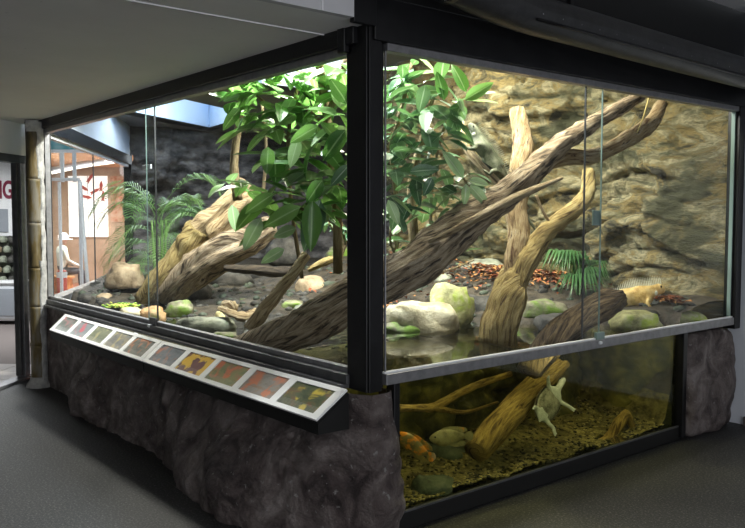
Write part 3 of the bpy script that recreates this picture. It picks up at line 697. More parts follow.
wood('curled_bark', 'curled orange brown bark piece among the mossy stones', P(236, 312, 6.2), [
    ('strip', pts((222, 308, 6.3), (234, 314, 6.2), (246, 316, 6.2), (256, 310, 6.3)), [.04, .05, .05, .03], K(seg=10, rough=.4, ridge=.2, flat=.6, mat=m_barko)),
    ('strip', pts((224, 304, 6.35), (230, 306, 6.3), (238, 308, 6.3)), [.03, .045, .03], K(seg=10, rough=.4, mat=m_barko))], 'bark')
wood('vine', 'thin dark vine crossing before the grey sloping stone', P(400, 290, 6), [
    ('stem', pts((400, 287, 6), (430, 276, 6), (455, 268, 6), (474, 260, 6.1)), [.008, .008, .008, .006], K(seg=6, rough=.1, mat=m_stem))])
# under water
def T(px, py, x): return on(px, py, x=x)
wood('sunken_plank', 'golden split log slanting through the tank water', T(478, 455, -.25), [
    ('slab', [T(476, 452, -.22), T(500, 424, -.26), T(530, 392, -.34), T(556, 366, -.42)], [.085, .095, .09, .08], K(seg=18, sub=8, rough=.1, ridge=.14, flat=.8)),
    ('strip', [T(520, 408, -.22), T(545, 384, -.3), T(566, 364, -.36)], [.02, .03, .03], K(seg=10, rough=.1))], 'log', m_tankwood)
wood('sunken_root', 'thin yellow root lying below the water surface', T(400, 408, -.3), [
    ('stem', [T(398, 408, -.2), T(420, 408, -.3), T(436, 406, -.4), T(470, 388, -.5), T(510, 374, -.6)], [.02, .022, .026, .024, .02], K(seg=10, rough=.2, ridge=.1)),
    ('side_root', [T(436, 408, -.38), T(465, 412, -.5), T(498, 402, -.6)], [.02, .014, .008], K(seg=8, rough=.2))], 'root', m_tankwood)
wood('arched_driftwood', 'small yellow arched driftwood on the tank gravel', T(625, 436, -.2), [
    ('stem', [T(596, 444, -.15), T(612, 434, -.18), T(622, 418, -.2), T(628, 416, -.2), T(635, 437, -.16)], [.012, .035, .04, .035, .02], K(seg=10, rough=.3, ridge=.1))], 'driftwood', m_tankwood)

# ------------------------------------------------------------------ big leaved plants
LM = [leaf_mesh('leaf', w, d, f, wave=wv) for w, d, f, wv in ((.42, .15, .14, 0), (.48, .28, .1, .05), (.38, .05, .2, 0), (.54, .2, .08, .08), (.44, .4, .12, .03))]
def variants(mat):
    o = []
    for q in LM: c = q.copy(); c.name = 'leaf'; c.materials.append(mat); o.append(c)
    return o
LA, LB, LP = variants(m_leafA), variants(m_leafB), variants(m_leafP)
def put_leaf(e, ms, p, d, up, L):
    tip = p + d.normalized() * L
    dy = max(0, .07 - min(p.y, tip.y)); dx = max(0, max(p.x, tip.x) + .07)
    ob('leaf', rnd.choice(ms), None, e, mw=frame_mw(p + Vector((-dx, dy, 0)), d, up, L))
def whorl(e, ms, px, py, D, n, L):
    alt = LP[:3]
    c = P(px, py, D); a0 = rnd.random() * 6.3
    for k in range(n):
        a = a0 + k * 2.4 + rnd.uniform(-.3, .3); el = rnd.uniform(-.75, .55)
        d = Vector((math.cos(a) * math.cos(el), math.sin(a) * math.cos(el), math.sin(el)))
        up = Vector((rnd.uniform(-.5, .5), rnd.uniform(-.5, .5), 1))
        put_leaf(e, alt if rnd.random() < .13 else ms, c + d * .03 + Vector((0, 0, rnd.uniform(-.06, .06))), d, up, L * rnd.uniform(.75, 1.3))
def hero(e, ms, b, t, D, L=None, face=.8, dd=0):
    p, q = P(b[0], b[1], D), P(t[0], t[1], D + dd)
    d = q - p; up = (-FV * face + Vector((0, 0, 1)) * (1 - face) + RV * .15)
    ob('leaf', ms, None, e, mw=frame_mw(p, d, up, d.length))
def plant(name, label, base, stems, clusters, heroes, ms, cat='plant'):
    e = empty(name, base, label, cat)
    for pp, r0, r1 in stems:
        q = pts(*pp); n = len(q)
        ob('stem', tube_mesh('stem', q, [r0 + (r1 - r0) * i / (n - 1) for i in range(n)], seg=8, sub=4, rough=.08), m_stem, e)
    for c in clusters: whorl(e, ms, *c)
    for h in heroes: hero(e, *h)
    finish(e); return e
plant('broad_leaf_tree', 'bright green broad leaved tree crowding the long window', P(335, 275, 5.7), [
    (((338, 272, 5.8), (337, 215, 5.6), (330, 150, 5.5), (326, 110, 5.5), (318, 55, 5.4)), .035, .03),
    (((326, 120, 5.5), (338, 90, 5.4), (346, 58, 5.4)), .028, .02),
    (((302, 278, 5.9), (292, 210, 5.7), (288, 140, 5.6), (300, 75, 5.6)), .016, .012),
    (((288, 140, 5.6), (262, 100, 5.6), (238, 92, 5.6)), .012, .008), (((326, 125, 5.5), (300, 105, 5.5), (280, 98, 5.5)), .014, .01),
    (((238, 200, 6.2), (234, 165, 6.2), (240, 120, 6.1), (252, 95, 6.0)), .04, .02), (((262, 205, 6.0), (266, 150, 6.0), (262, 105, 5.9)), .014, .01),
    (((335, 200, 5.6), (315, 180, 5.4), (300, 172, 5.3)), .012, .008), (((337, 225, 5.6), (318, 215, 5.4), (290, 205, 5.3)), .012, .008)],
    [(240, 80, 5.7, 8, .19), (262, 74, 5.6, 9, .19), (285, 76, 5.5, 10, .19), (310, 74, 5.4, 8, .2), (340, 66, 5.2, 6, .22), (233, 96, 5.6, 7, .22),
     (255, 100, 5.5, 9, .2), (280, 105, 5.4, 8, .2), (248, 122, 5.6, 7, .2), (274, 128, 5.5, 8, .2), (303, 112, 5.6, 7, .2), (338, 116, 5.1, 7, .26),
     (322, 140, 5.2, 7, .25), (300, 150, 5.3, 8, .25), (274, 156, 5.4, 5, .22), (342, 150, 5.1, 7, .25), (336, 180, 5.2, 7, .24), (312, 178, 5.2, 7, .25),
     (288, 186, 5.3, 7, .25), (264, 196, 5.5, 6, .24), (246, 186, 5.7, 6, .2), (303, 205, 5.3, 7, .26), (278, 212, 5.4, 5, .25), (228, 186, 6, 4, .2), (312, 95, 5.5, 7, .2), (265, 88, 5.5, 6, .18), (295, 92, 5.5, 6, .18), (328, 92, 5.3, 6, .18), (345, 95, 5.2, 4, .2), (318, 118, 5.4, 6, .18), (262, 118, 5.6, 6, .17), (290, 128, 5.5, 6, .17), (348, 195, 5.3, 5, .2), (326, 205, 5.4, 6, .2), (290, 168, 5.5, 5, .18)],
    [(LA[3], (347, 104), (331, 76), 4.75), (LA[3], (268, 147), (267, 174), 5.0), (LA[0], (318, 126), (289, 142), 4.95), (LP[0], (298, 139), (290, 168), 5.0),
     (LA[0], (300, 207), (263, 226), 4.95), (LA[0], (273, 194), (244, 213), 5.1), (LA[3], (322, 180), (306, 203), 4.9), (LA[2], (312, 200), (311, 252), 5.0),
     (LP[0], (284, 249), (260, 263), 5.1), (LP[0], (261, 218), (243, 251), 5.2), (LB[0], (320, 200), (304, 252), 5.2), (LP[1], (296, 228), (272, 236), 5.2),
     (LA[0], (240, 108), (222, 130), 5.5), (LP[0], (240, 95), (222, 100), 5.5), (LA[1], (345, 130), (322, 160), 4.9), (LB[0], (349, 165), (330, 186), 4.9), (LP[0], (232, 205), (236, 232), 6.6)],
    LA, 'tree')
plant('blue_green_shrub', 'blue green broad leaved shrub crowding the short window', P(400, 285, 6), [
    (((392, 285, 6.1), (398, 220, 5.9), (392, 150, 5.7), (405, 95, 5.7), (412, 62, 5.7)), .022, .012),
    (((416, 280, 6.2), (413, 230, 6.1), (412, 180, 6.0), (425, 130, 5.8), (436, 85, 5.7)), .05, .012),
    (((430, 250, 6.0), (432, 190, 5.9), (440, 140, 5.8), (458, 100, 5.7)), .012, .01), (((440, 145, 5.8), (455, 165, 5.7), (466, 182, 5.6)), .01, .008),
    (((395, 210, 5.7), (390, 240, 5.6), (400, 262, 5.7)), .01, .008)],
    [(411, 62, 5.7, 5, .19), (402, 84, 5.6, 7, .2), (420, 90, 5.6, 5, .22), (441, 80, 5.6, 4, .24), (463, 102, 5.5, 5, .22), (430, 108, 5.5, 7, .22), (450, 114, 5.5, 6, .2),
     (400, 116, 5.5, 7, .21), (395, 140, 5.4, 7, .21), (424, 132, 5.6, 7, .22), (445, 136, 5.6, 6, .2), (414, 155, 5.5, 7, .22), (395, 172, 5.4, 7, .23), (440, 160, 5.7, 5, .2),
     (465, 182, 5.5, 7, .2), (430, 190, 5.7, 7, .22), (411, 196, 5.5, 7, .22), (394, 210, 5.4, 6, .21), (454, 205, 5.7, 5, .2), (392, 245, 5.6, 4, .18), (408, 240, 5.8, 4, .18), (462, 258, 6.0, 3, .1), (388, 100, 5.3, 6, .2), (389, 158, 5.2, 6, .2), (418, 175, 5.6, 7, .22), (440, 185, 5.7, 6, .22), (388, 190, 5.2, 6, .2), (412, 128, 5.6, 6, .2), (425, 215, 5.9, 5, .18), (388, 262, 5.6, 4, .16)],
    [(LA[2], (465, 100), (494, 82), 5.3), (LP[0], (466, 184), (465, 206), 5.3), (LP[0], (469, 180), (490, 184), 5.3), (LP[0], (470, 186), (490, 206), 5.3), (LP[2], (463, 178), (443, 150), 5.3),
     (LB[3], (425, 85), (420, 112), 5.3), (LP[0], (459, 98), (464, 112), 5.3), (LA[0], (444, 100), (438, 70), 5.4), (LA[0], (466, 92), (453, 62), 5.4), (LP[0], (388, 200), (400, 225), 5.2),
     (LB[0], (410, 172), (440, 168), 5.3), (LB[3], (432, 178), (424, 196), 5.3), (LB[1], (385, 118), (398, 105), 5.2)],
    LB, 'shrub')

# ------------------------------------------------------------------ palms
def frond_mesh(L, seed, lf=.46, n=19, arch=.9, droop=.9):
    """one feather frond: arching stalk plus two rows of leaflets, base at origin, growing along +X and up"""
    r = random.Random(seed); vs, fs, uv = [], [], []
    def c(t): return Vector((L * t * (1 - .12 * t), 0, L * (arch * t - droop * t * t)))
    for i in range(12):
        t = i / 11; p = c(t); w = .008 * (1 - .8 * t); b = len(vs)
        vs += [p + Vector((0, -w, 0)), p + Vector((0, 0, w)), p + Vector((0, w, 0))]; uv += [(t, .2)] * 3
        if i: fs += [(b - 3, b, b + 1, b - 2), (b - 2, b + 1, b + 2, b - 1)]
    for k in range(n):
        t = .2 + .8 * k / (n - 1); p = c(t); tan = (c(min(1, t + .02)) - c(t - .02)).normalized()
        ll = lf * L * (math.sin(math.pi * (.12 + .8 * (t - .2) / .8)) ** .6) * r.uniform(.85, 1.1)
        for s in (-1, 1):
            d = (tan * .8 + Vector((0, s, 0)) * .75 + Vector((0, 0, .25))).normalized()
            q0 = p; q1 = p + d * ll * .5; q2 = p + d * ll * .95 - Vector((0, 0, ll * r.uniform(.2, .5)))
            w = .0105 * L; sd = tan * w; b = len(vs)
            vs += [q0 - sd * .4, q0 + sd * .4, q1 - sd, q1 + sd, q2]; uv += [(0, .2), (0, .8), (.5, .2), (.5, .8), (1, .3)]
            fs += [(b, b + 1, b + 3, b + 2), (b + 2, b + 3, b + 4)]
    return mesh('frond', vs, fs, uv)
FM = [frond_mesh(1, s, arch=a, droop=d) for s, a, d in ((1, 1.1, 1.1), (2, .8, 1.0), (3, 1.5, 1.2), (4, .5, .9))]
for q in FM: q.materials.append(m_palm)
def palm(name, label, base, fr, stem_h=.1):
    e = empty(name, base, label, 'palm')
    for k in range(4):
        a = k * 1.6; q = base + Vector((math.cos(a) * .05, math.sin(a) * .05, 0))
        ob('stem', tube_mesh('stem', [q, q + Vector((math.cos(a) * .02, math.sin(a) * .02, stem_h * .5)), q + Vector((math.cos(a) * .04, math.sin(a) * .04, stem_h))], [.02, .016, .012], seg=8, sub=3, rough=.05), m_palm, e)
    for az, L, k, z in fr:
        mw = Matrix.Translation(base + Vector((0, 0, z))) @ Matrix.Rotation(az, 4, 'Z') @ Matrix.Scale(L, 4)
        ob('frond', FM[k], None, e, mw=mw)
    finish(e)
RA = math.atan2(RV.y, RV.x)   # azimuth pointing right in the picture
pb = P(160, 293, 9.2); pb.z = .84
palm('feather_palm', 'bushy dark green feather palm behind the forked log', pb,
     [(RA + math.pi + .15, .75, 0, .75), (RA + math.pi - .5, .7, 1, .7), (RA + math.pi - .2, .75, 1, .3), (RA + math.pi + .6, .7, 1, .45), (RA + math.pi + .3, .6, 3, .25), (RA + .2, .75, 0, .7), (RA - .4, .7, 1, .5), (RA + .5, .65, 0, .3),
      (RA - 1.3, .65, 1, .5), (RA + 1.5, .7, 2, .7), (RA + 2.4, .75, 2, .75), (RA - 2.3, .7, 1, .6), (RA - 1.0, .6, 3, .3), (RA - 2.0, .6, 3, .35), (RA + math.pi - .05, .6, 3, .5), (RA - .7, .6, 3, .6), (RA + math.pi + .4, .8, 0, .9), (RA + math.pi - .35, .75, 2, .85), (RA - .1, .8, 2, .9), (RA + .9, .7, 0, .85), (RA - 1.8, .7, 0, .85), (RA + math.pi - .7, .65, 3, .15), (RA - .2, .6, 1, .1), (RA + math.pi + .1, .7, 1, .1)], .8)
pb2 = P(205, 262, 8.9); pb2.z = .9
palm('feather_palm', 'bright feather palm arching over the top of the forked log', pb2,
     [(RA + math.pi, .6, 0, .75), (RA + math.pi - .5, .6, 1, .75), (RA + 2.2, .55, 2, .75), (RA - 2.4, .6, 1, .7), (RA + .3, .55, 1, .75), (RA - 1.2, .5, 1, .7)], .8)
def fan_mesh(seed, n=15):
    r = random.Random(seed); vs, fs, uv = [], [], []
    for k in range(n):
        a = -1.5 + 3.0 * k / (n - 1); L = r.uniform(.85, 1.05)
        d = Vector((math.cos(a), math.sin(a), .35)); s = Vector((-math.sin(a), math.cos(a), 0)) * .045; b = len(vs)
        q1 = d * L * .55; q2 = d * L * .95 - Vector((0, 0, L * r.uniform(.6, 1.1)))
        vs += [Vector(), q1 - s, q1 + s, q2]; uv += [(0, .2), (.5, .2), (.5, .8), (1, .3)]; fs += [(b, b + 1, b + 2), (b + 1, b + 3, b + 2)]
    return mesh('fan_leaf', vs, fs, uv)
FN = [fan_mesh(s) for s in (1, 2, 3)]
m_fan = leafmat('dark_fan_leaf', (.03, .09, .03), (.07, .17, .06), (.08, .18, .07), .2)
for q in FN: q.materials.append(m_fan)
fp = P(578, 298, 7.0)
e = empty('fan_palm', fp, 'small dark fan palm at the foot of the rock wall', 'palm')
for k in range(15):
    a = k * 2.4; r = .04 + .10 * (k % 4) / 3; h = .18 + .2 * ((k * 7) % 5) / 4
    q = fp + Vector((math.cos(a) * r, math.sin(a) * r, h))
    ob('stalk', tube_mesh('stalk', [fp, fp.lerp(q, .5) + Vector((0, 0, .03)), q], [.006, .005, .004], seg=5, sub=3, rough=0), m_palm, e)
    ob('fan_leaf', FN[k % 3], None, e, mw=Matrix.Translation(q) @ Matrix.Rotation(a, 4, 'Z') @ Matrix.Scale(rnd.uniform(.18, .27), 4))
finish(e)
# small bush beyond the corner post
e = empty('low_bush', P(338, 258, 7.2), 'small dark bush on the far bank beside the corner post', 'bush')
for k in range(4): ob('stem', tube_mesh('stem', [P(340, 262, 7.2), P(338 + k * 3, 240, 7.2), P(328 + k * 7, 222 + k % 2 * 6, 7.2)], [.012, .01, .006], seg=5, sub=3), m_stem, e)
for k in range(6): whorl(e, LB, 326 + k * 5, 218 + (k % 3) * 8, 7.2, 6, .11)
finish(e)
# ------------------------------------------------------------------ feeding dish
dp = on(122, 306, z=.86); e = empty('feeding_dish', dp, 'black feeding dish heaped with chopped greens', 'dish')
def lathe(name, prof, seg, mw):
    vs, fs = [], []
    for r, z in prof:
        for k in range(seg): a = 6.2832 * k / seg; vs.append(mw @ Vector((r * math.cos(a), r * math.sin(a), z)))
    for i in range(len(prof) - 1):
        for k in range(seg): fs.append((i * seg + k, i * seg + (k + 1) % seg, (i + 1) * seg + (k + 1) % seg, (i + 1) * seg + k))
    return mesh(name, vs, fs)
mwd = Matrix.Translation(dp - Vector((0, 0, .06))) @ Matrix.Rotation(RA, 4, 'Z') @ Matrix.Diagonal((1, .75, 1, 1))
ob('bowl', lathe('bowl', [(0, 0), (.14, 0), (.19, .05), (.2, .06), (.185, .055), (.13, .02), (0, .02)], 28, mwd), m_blackmatte, e)
m_gre = [M('chopped_green', [(.25, .4, .04), (.4, .55, .1)], 20, .6, 0), M('chopped_yellow', [(.5, .5, .1)], bmp=0), M('chopped_dark', [(.12, .25, .03)], bmp=0)]
o = scatter('greens', 140, lambda i: (dp.x + rnd.gauss(0, .075), dp.y + rnd.gauss(0, .07), dp.z - .015 + rnd.random() * .03, rnd.uniform(.012, .026)), m_gre, None, None, e)
finish(e)

# ------------------------------------------------------------------ animals
def scalemat(name, cols, sc=14, ov=None): return M(name, cols, sc, .6, .8, 90, overlay=ov, bdist=.006)
m_igg = scalemat('grey_green_scales', [(.035, .042, .025), (.085, .1, .06), (.16, .175, .12)])
m_igy = scalemat('yellow_tan_scales', [(.4, .26, .07), (.6, .43, .15), (.66, .52, .24)], 20)
m_igw = scalemat('pale_iguana_skin', [(.5, .52, .42), (.68, .7, .58)])
m_eye = M('dark_eye', [(.01, .008, .005)], rough=.1, bmp=0)
def iguana(base, mw, label, mat, tailv):
    """iguana along +X (head), Z up, about 1 m long with the tail; mw places it"""
    e = empty('iguana', base, label, 'lizard')
    V = [(0, 0, .085), (.10, 0, .09), (.19, 0, .095), (.25, 0, .115), (.31, 0, .135), (.37, 0, .125), (-.10, 0, .075), (-.17, 0, .06)] + list(tailv)
    R_ = [(.062, .066), (.07, .075), (.058, .062), (.036, .04), (.038, .042), (.018, .018), (.052, .052), (.032, .03)] + [.022 * (1 - i / len(tailv) * .85) + .003 for i in range(len(tailv))]
    E_ = [(0, 1), (1, 2), (2, 3), (3, 4), (4, 5), (0, 6), (6, 7)] + [(7 + i, 8 + i) for i in range(len(tailv))]
    def leg(root, s, fwd):
        x = V[root][0]; b = len(V)
        V.extend([(x + .01, s * .075, .065), (x + fwd * .05, s * .12, .055), (x + .03 + fwd * .01, s * .125, .014), (x + .07, s * .135, .008)])
        R_.extend([.026, .02, .014, .012]); E_.extend([(root, b), (b, b + 1), (b + 1, b + 2), (b + 2, b + 3)])
        for k in (-1, 0, 1):
            V.append((x + .105 - abs(k) * .01, s * .135 + k * .022, .006)); R_.append(.005); E_.append((b + 3, len(V) - 1))
    for s in (-1, 1): leg(2, s, -.3); leg(6, s, 1.0)
    ob('body', xform(skin_mesh('body', V, E_, R_, 0), mw), mat, e)
    # spiny crest, dewlap, cheek shields, eyes
    vs, fs = [], []
    for k in range(34):
        x = .33 - k * .0165; z = .165 if x > .28 else (.165 - (.28 - x) * .12 if x > .2 else .158 + .008 * math.sin(x * 20) - max(0, -.02 - x) * .25)
        h = .062 * (1 - abs(k - 6) / 34); b = len(vs)
        vs += [(x + .008, -.007, z - .02), (x - .008, 0, z - .02), (x + .008, .007, z - .02), (x - .014, 0, z + h)]; fs += [(b, b + 1, b + 3), (b + 1, b + 2, b + 3), (b + 2, b, b + 3)]
    ob('crest', xform(mesh('crest', vs, fs, smooth=False), mw), m_igw, e)
    vs = [(.33, .004, .11), (.24, .006, .09), (.20, .005, .06), (.25, .003, .02), (.30, .004, .05)]; n = 5
    vs2 = vs + [(x, -y, z) for x, y, z in vs]; fs = [tuple(range(5)), tuple(range(5, 10))[::-1]] + [(i, (i + 1) % 5, 5 + (i + 1) % 5, 5 + i)[::-1] for i in range(5)]
    ob('dewlap', xform(mesh('dewlap', vs2, fs, smooth=False), mw), m_igw, e)
    for s in (-1, 1):
        bm = bmesh.new(); bmesh.ops.create_uvsphere(bm, u_segments=10, v_segments=8, radius=.008); m = bpy.data.meshes.new('eye'); bm.to_mesh(m); bm.free()
        ob('eye', xform(m, mw @ Matrix.Translation((.325, s * .036, .148))), m_eye, e)
        bm = bmesh.new(); bmesh.ops.create_uvsphere(bm, u_segments=10, v_segments=8, radius=.016); m = bpy.data.meshes.new('cheek_shield'); bm.to_mesh(m); bm.free()
        ob('cheek_shield', xform(m, mw @ Matrix.Translation((.275, s * .036, .11)) @ Matrix.Diagonal((1, .4, 1, 1))), m_igw, e)
    finish(e)
def mwax(p, x, z, s=1):
    x = x.normalized(); y = z.cross(x).normalized(); z = x.cross(y)
    return Matrix(((x.x * s, y.x * s, z.x * s, p.x), (x.y * s, y.y * s, z.y * s, p.y), (x.z * s, y.z * s, z.z * s, p.z), (0, 0, 0, 1)))
TAIL1 = [(-.26, .0, .05), (-.36, .03, .035), (-.47, .06, .02), (-.58, .08, .008), (-.68, .09, .002)]
# yellow iguana resting on the bank, head to the right
p = on(634, 311, y=3.22)
iguana(p, mwax(p - RV * .05 + Vector((0, 0, .0)), RV * 1 - F0 * .25 + Vector((0, 0, .06)), Vector((0, 0, 1)), 1.0) @ Matrix.Diagonal((.8, 1.1, 1.3, 1)), 'yellow tan iguana with pale crest resting by the rock wall', m_igy, [(-.26, .05, .04), (-.34, .12, .03), (-.4, .2, .015), (-.42, .3, .006)])
rock(637, 318, 60, 8, .9, m_rk['dark'], 'low dark ledge stone carrying the yellow iguana', seed=41)
# grey green iguana on a slanting limb, head up left
p = P(486, 168, 6.05)
q0, q1 = P(506, 186, 6.05), P(470, 143, 6.05)
iguana(p, mwax(p, q1 - q0, (UV_ * .8 + RV * .75 - FV * .45), .92), 'grey green iguana climbing head up beside the upright driftwood', m_igg, TAIL1)
wood('perch_branch', 'pale perch branch carrying the grey green iguana', P(520, 205, 6.1), [
    ('stem', pts((526, 210, 6.1), (508, 194, 6.08), (486, 171, 6.07), (467, 148, 6.1), (462, 122, 6.2)), [.035, .035, .032, .03, .02], K(seg=10, rough=.15, mat=m_barkl))])

# turtle swimming
m_shell = M('grey_brown_carapace', [(.1, .09, .06), (.24, .22, .15), (.36, .33, .24)], 25, .5, .6, 60)
m_plas = M('pale_speckled_plastron', [(.1, .1, .07), (.28, .27, .21), (.45, .43, .35)], 22, .5, .3, 60)
m_tskin = M('pale_turtle_skin', [(.55, .58, .54), (.75, .78, .72)], 40, .5, .4, 90)
tp = T(549, 403, -.16); hd = (T(563, 384, -.16) - T(540, 420, -.14)).normalized()
tmw = mwax(tp, hd, (-RV * .45 + FV * .85 + UV_ * -.1), .118)
e = empty('turtle', tp, 'pale grey turtle swimming up through the tank water', 'turtle')
def dome(name, a, b, h, seg, rings, flip=1):
    vs, fs = [(0, 0, h * flip)], []
    for i in range(1, rings + 1):
        t = i / rings
        for k in range(seg):
            an = 6.2832 * k / seg; r = math.sin(t * 1.5708); vs.append((a * r * math.cos(an) * (1 - .06 * math.cos(an)), b * r * math.sin(an), h * flip * math.cos(t * 1.5708) + .02 * math.sin(an * 9) * (t > .8)))
    for k in range(seg): fs.append((0, 1 + k, 1 + (k + 1) % seg))
    for i in range(rings - 1):
        for k in range(seg): fs.append((1 + i * seg + k, 1 + (i + 1) * seg + k, 1 + (i + 1) * seg + (k + 1) % seg, 1 + i * seg + (k + 1) % seg))
    return mesh(name, vs, fs)
ob('carapace', xform(dome('carapace', 1.2, .86, .5, 36, 10), tmw), m_shell, e)
ob('plastron', xform(dome('plastron', 1.08, .78, -.14, 36, 6), tmw), m_plas, e)
V = [(0, 0, 0), (.85, 0, 0), (1.25, 0, 0), (1.5, 0, .04), (1.75, 0, .04), (1.98, 0, 0), (-.9, 0, 0), (-1.35, .1, -.05)]
R_ = [(.5, .12), (.3, .12), (.18, .15), (.2, .17), (.2, .16), (.09, .08), (.3, .1), .04]
E_ = [(0, 1), (1, 2), (2, 3), (3, 4), (4, 5), (0, 6), (6, 7)]
for root, s, x, y in ((1, 1, .72, .95), (1, -1, .72, .9), (6, 1, -.95, .75), (6, -1, -1.0, .6)):
    b = len(V); sg = 1 if root == 1 else -1
    V += [(x * .9, s * .6, 0), (x, s * y * .85, -.1), (x - .2 * sg * -1 + (.15 * -sg), s * (y + .2), -.28), (x - .1 + (-.25 if sg < 0 else .1), s * (y + .28), -.4)]; R_ += [.13, .12, .1, (.12, .05)]
    E_ += [(root, b), (b, b + 1), (b + 1, b + 2), (b + 2, b + 3)]
    for k in (-1, 0, 1): V.append((V[b + 3][0] + k * .1, V[b + 3][1] + s * .12, V[b + 3][2] - .1)); R_.append(.03); E_.append((b + 3, len(V) - 1))
ob('body', xform(skin_mesh('body', V, E_, R_, 0), tmw), m_tskin, e)
for s in (-1, 1):
    bm = bmesh.new(); bmesh.ops.create_uvsphere(bm, u_segments=8, v_segments=6, radius=.05); m = bpy.data.meshes.new('eye'); bm.to_mesh(m); bm.free()
    ob('eye', xform(m, tmw @ Matrix.Translation((1.78, s * .17, .1))), m_eye, e)
finish(e)

# two oscar-like fish
def fish(p, x, label, mat, s):
    mw = mwax(p, x, Vector((0, 0, 1)), s); e = empty('fish', p, label, 'fish')
    prof = [(1.0, .02, .03), (.92, .14, .09), (.75, .27, .16), (.5, .40, .2), (.2, .46, .2), (-.15, .44, .17), (-.5, .34, .12), (-.8, .2, .07), (-1.0, .14, .03)]
    vs, fs, n = [], [], 20
    for px, h, w in prof:
        for k in range(n): a = 6.2832 * k / n; vs.append((px, w * math.sin(a), h * math.cos(a) + .03))
    for i in range(len(prof) - 1):
        for k in range(n): fs.append((i * n + k, i * n + (k + 1) % n, (i + 1) * n + (k + 1) % n, (i + 1) * n + k))
    fs += [tuple(range(n)), tuple(range((len(prof) - 1) * n, len(prof) * n))[::-1]]
    ob('body', xform(mesh('body', vs, fs), mw), mat, e)
    def fin(name, poly, y0=0, ang=0):
        vv = [Vector((a, y0 + .012, b)) for a, b in poly] + [Vector((a, y0 - .012, b)) for a, b in poly]; n = len(poly)
        rot = Matrix.Translation((poly[0][0], y0, poly[0][1])) @ Matrix.Rotation(ang, 4, 'Z') @ Matrix.Translation((-poly[0][0], -y0, -poly[0][1]))
        ff = [tuple(range(n)), tuple(range(n, 2 * n))[::-1]] + [(i, n + i, n + (i + 1) % n, (i + 1) % n) for i in range(n)]
        ob(name, xform(mesh(name, [rot @ q for q in vv], ff, smooth=False), mw), mat, e)
    fin('tail_fin', [(-.95, .05), (-1.05, .2), (-1.3, .3), (-1.45, .2), (-1.5, .03), (-1.45, -.15), (-1.3, -.25), (-1.05, -.12)])
    fin('dorsal_fin', [(.5, .4), (.2, .56), (-.2, .6), (-.6, .58), (-1.05, .5), (-1.15, .35), (-.8, .2), (-.3, .4), (.1, .45)])
    fin('anal_fin', [(-.1, -.38), (-.5, -.52), (-1.0, -.48), (-1.12, -.3), (-.8, -.12), (-.4, -.3)])
    for sgn in (-1, 1): fin('pectoral_fin', [(.45, -.05), (.3, .08), (.05, .05), (-.02, -.1), (.1, -.22), (.32, -.18)], sgn * .19, sgn * .5)
    for sgn in (-1, 1):
        bm = bmesh.new(); bmesh.ops.create_uvsphere(bm, u_segments=10, v_segments=8, radius=.055); m = bpy.data.meshes.new('eye'); bm.to_mesh(m); bm.free()
        ob('eye', xform(m, mw @ Matrix.Translation((.72, sgn * .15, .12))), m_eye, e)
    finish(e)
m_osc = M('olive_fish_orange_patches', [(.1, .08, .03), (.22, .17, .06), (.3, .22, .08)], 10, .35, 0, overlay=((.75, .27, .03), 16, .5, .58))
m_osc2 = M('dark_olive_fish', [(.1, .09, .05), (.24, .22, .12), (.32, .3, .17)], 10, .35, 0, overlay=((.6, .25, .04), 13, .6, .66))
fish(T(411, 444, -.14), RV * -.85 + FV * .3 + UV_ * .5, 'olive fish with orange patches beside the aquarium frame', m_osc, .105)
fish(T(447, 438, -.30), RV * -.9 - FV * .25, 'darker olive fish behind the orange patched fish', m_osc2, .115)
wsh = rock(431, 448, 9, 12, .3, m_rk['white'], 'small white pebble lump between the two fish', seed=44, plane=-.2)
bpy.data.objects.remove(wsh)

# ------------------------------------------------------------------ information boards along the long window
def cardmat(i, cols, blob=None):
    m, nt, b = newmat('print_card'); v = coords(nt, 'UV', (1, 1, 1))
    mp = v.node; mp.inputs['Location'].default_value = (i * 3.1, i * 1.7, 0)
    c = ramp(nt, noise(nt, v, 3.2, 6, .65, .5), [(.3 + .4 * k / (len(cols) - 1), q) for k, q in enumerate([tuple(x * .75 for x in y) for y in cols])])
    if blob:
        g = nt.nodes.new('ShaderNodeTexNoise'); g.inputs['Scale'].default_value = 3.4; g.inputs['Distortion'].default_value = .8; g.inputs['Detail'].default_value = 5
        mp2 = nt.nodes.new('ShaderNodeMapping'); mp2.inputs['Rotation'].default_value = (0, 0, .9); mp2.inputs['Scale'].default_value = (1, .45, 1); mp2.inputs['Location'].default_value = (i * .37, i * .9, 0)
        tc = nt.nodes.new('ShaderNodeTexCoord'); nt.links.new(tc.outputs['UV'], mp2.inputs[0]); nt.links.new(mp2.outputs[0], g.inputs[0])
        c = mix(nt, ramp(nt, g.outputs['Fac'], [(.52 if i != 8 else .5, (0, 0, 0)), (.62 if i != 8 else .54, (.85, .85, .85))]), c, blob)
    # rows of tiny print near the lower edge
    w = nt.nodes.new('ShaderNodeTexWave'); w.bands_direction = 'Y'; w.inputs['Scale'].default_value = 7; nt.links.new(coords(nt, 'UV', (1, 1, 1)), w.inputs[0])
    sp = nt.nodes.new('ShaderNodeSeparateXYZ'); tc = nt.nodes.new('ShaderNodeTexCoord'); nt.links.new(tc.outputs['UV'], sp.inputs[0])
    msk = ramp(nt, sp.outputs['Y'], [(.7, (0, 0, 0)), (.74, (.28, .28, .28))])
    ml = nt.nodes.new('ShaderNodeMath'); ml.operation = 'MULTIPLY'; nt.links.new(msk, ml.inputs[0]); nt.links.new(ramp(nt, w.outputs['Fac'], [(.5, (0, 0, 0)), (.6, (1, 1, 1))]), ml.inputs[1])
    c = mix(nt, ml.outputs[0], c, (.5, .48, .46))
    nt.links.new(c, b.inputs['Base Color']); b.inputs['Roughness'].default_value = .3; return m
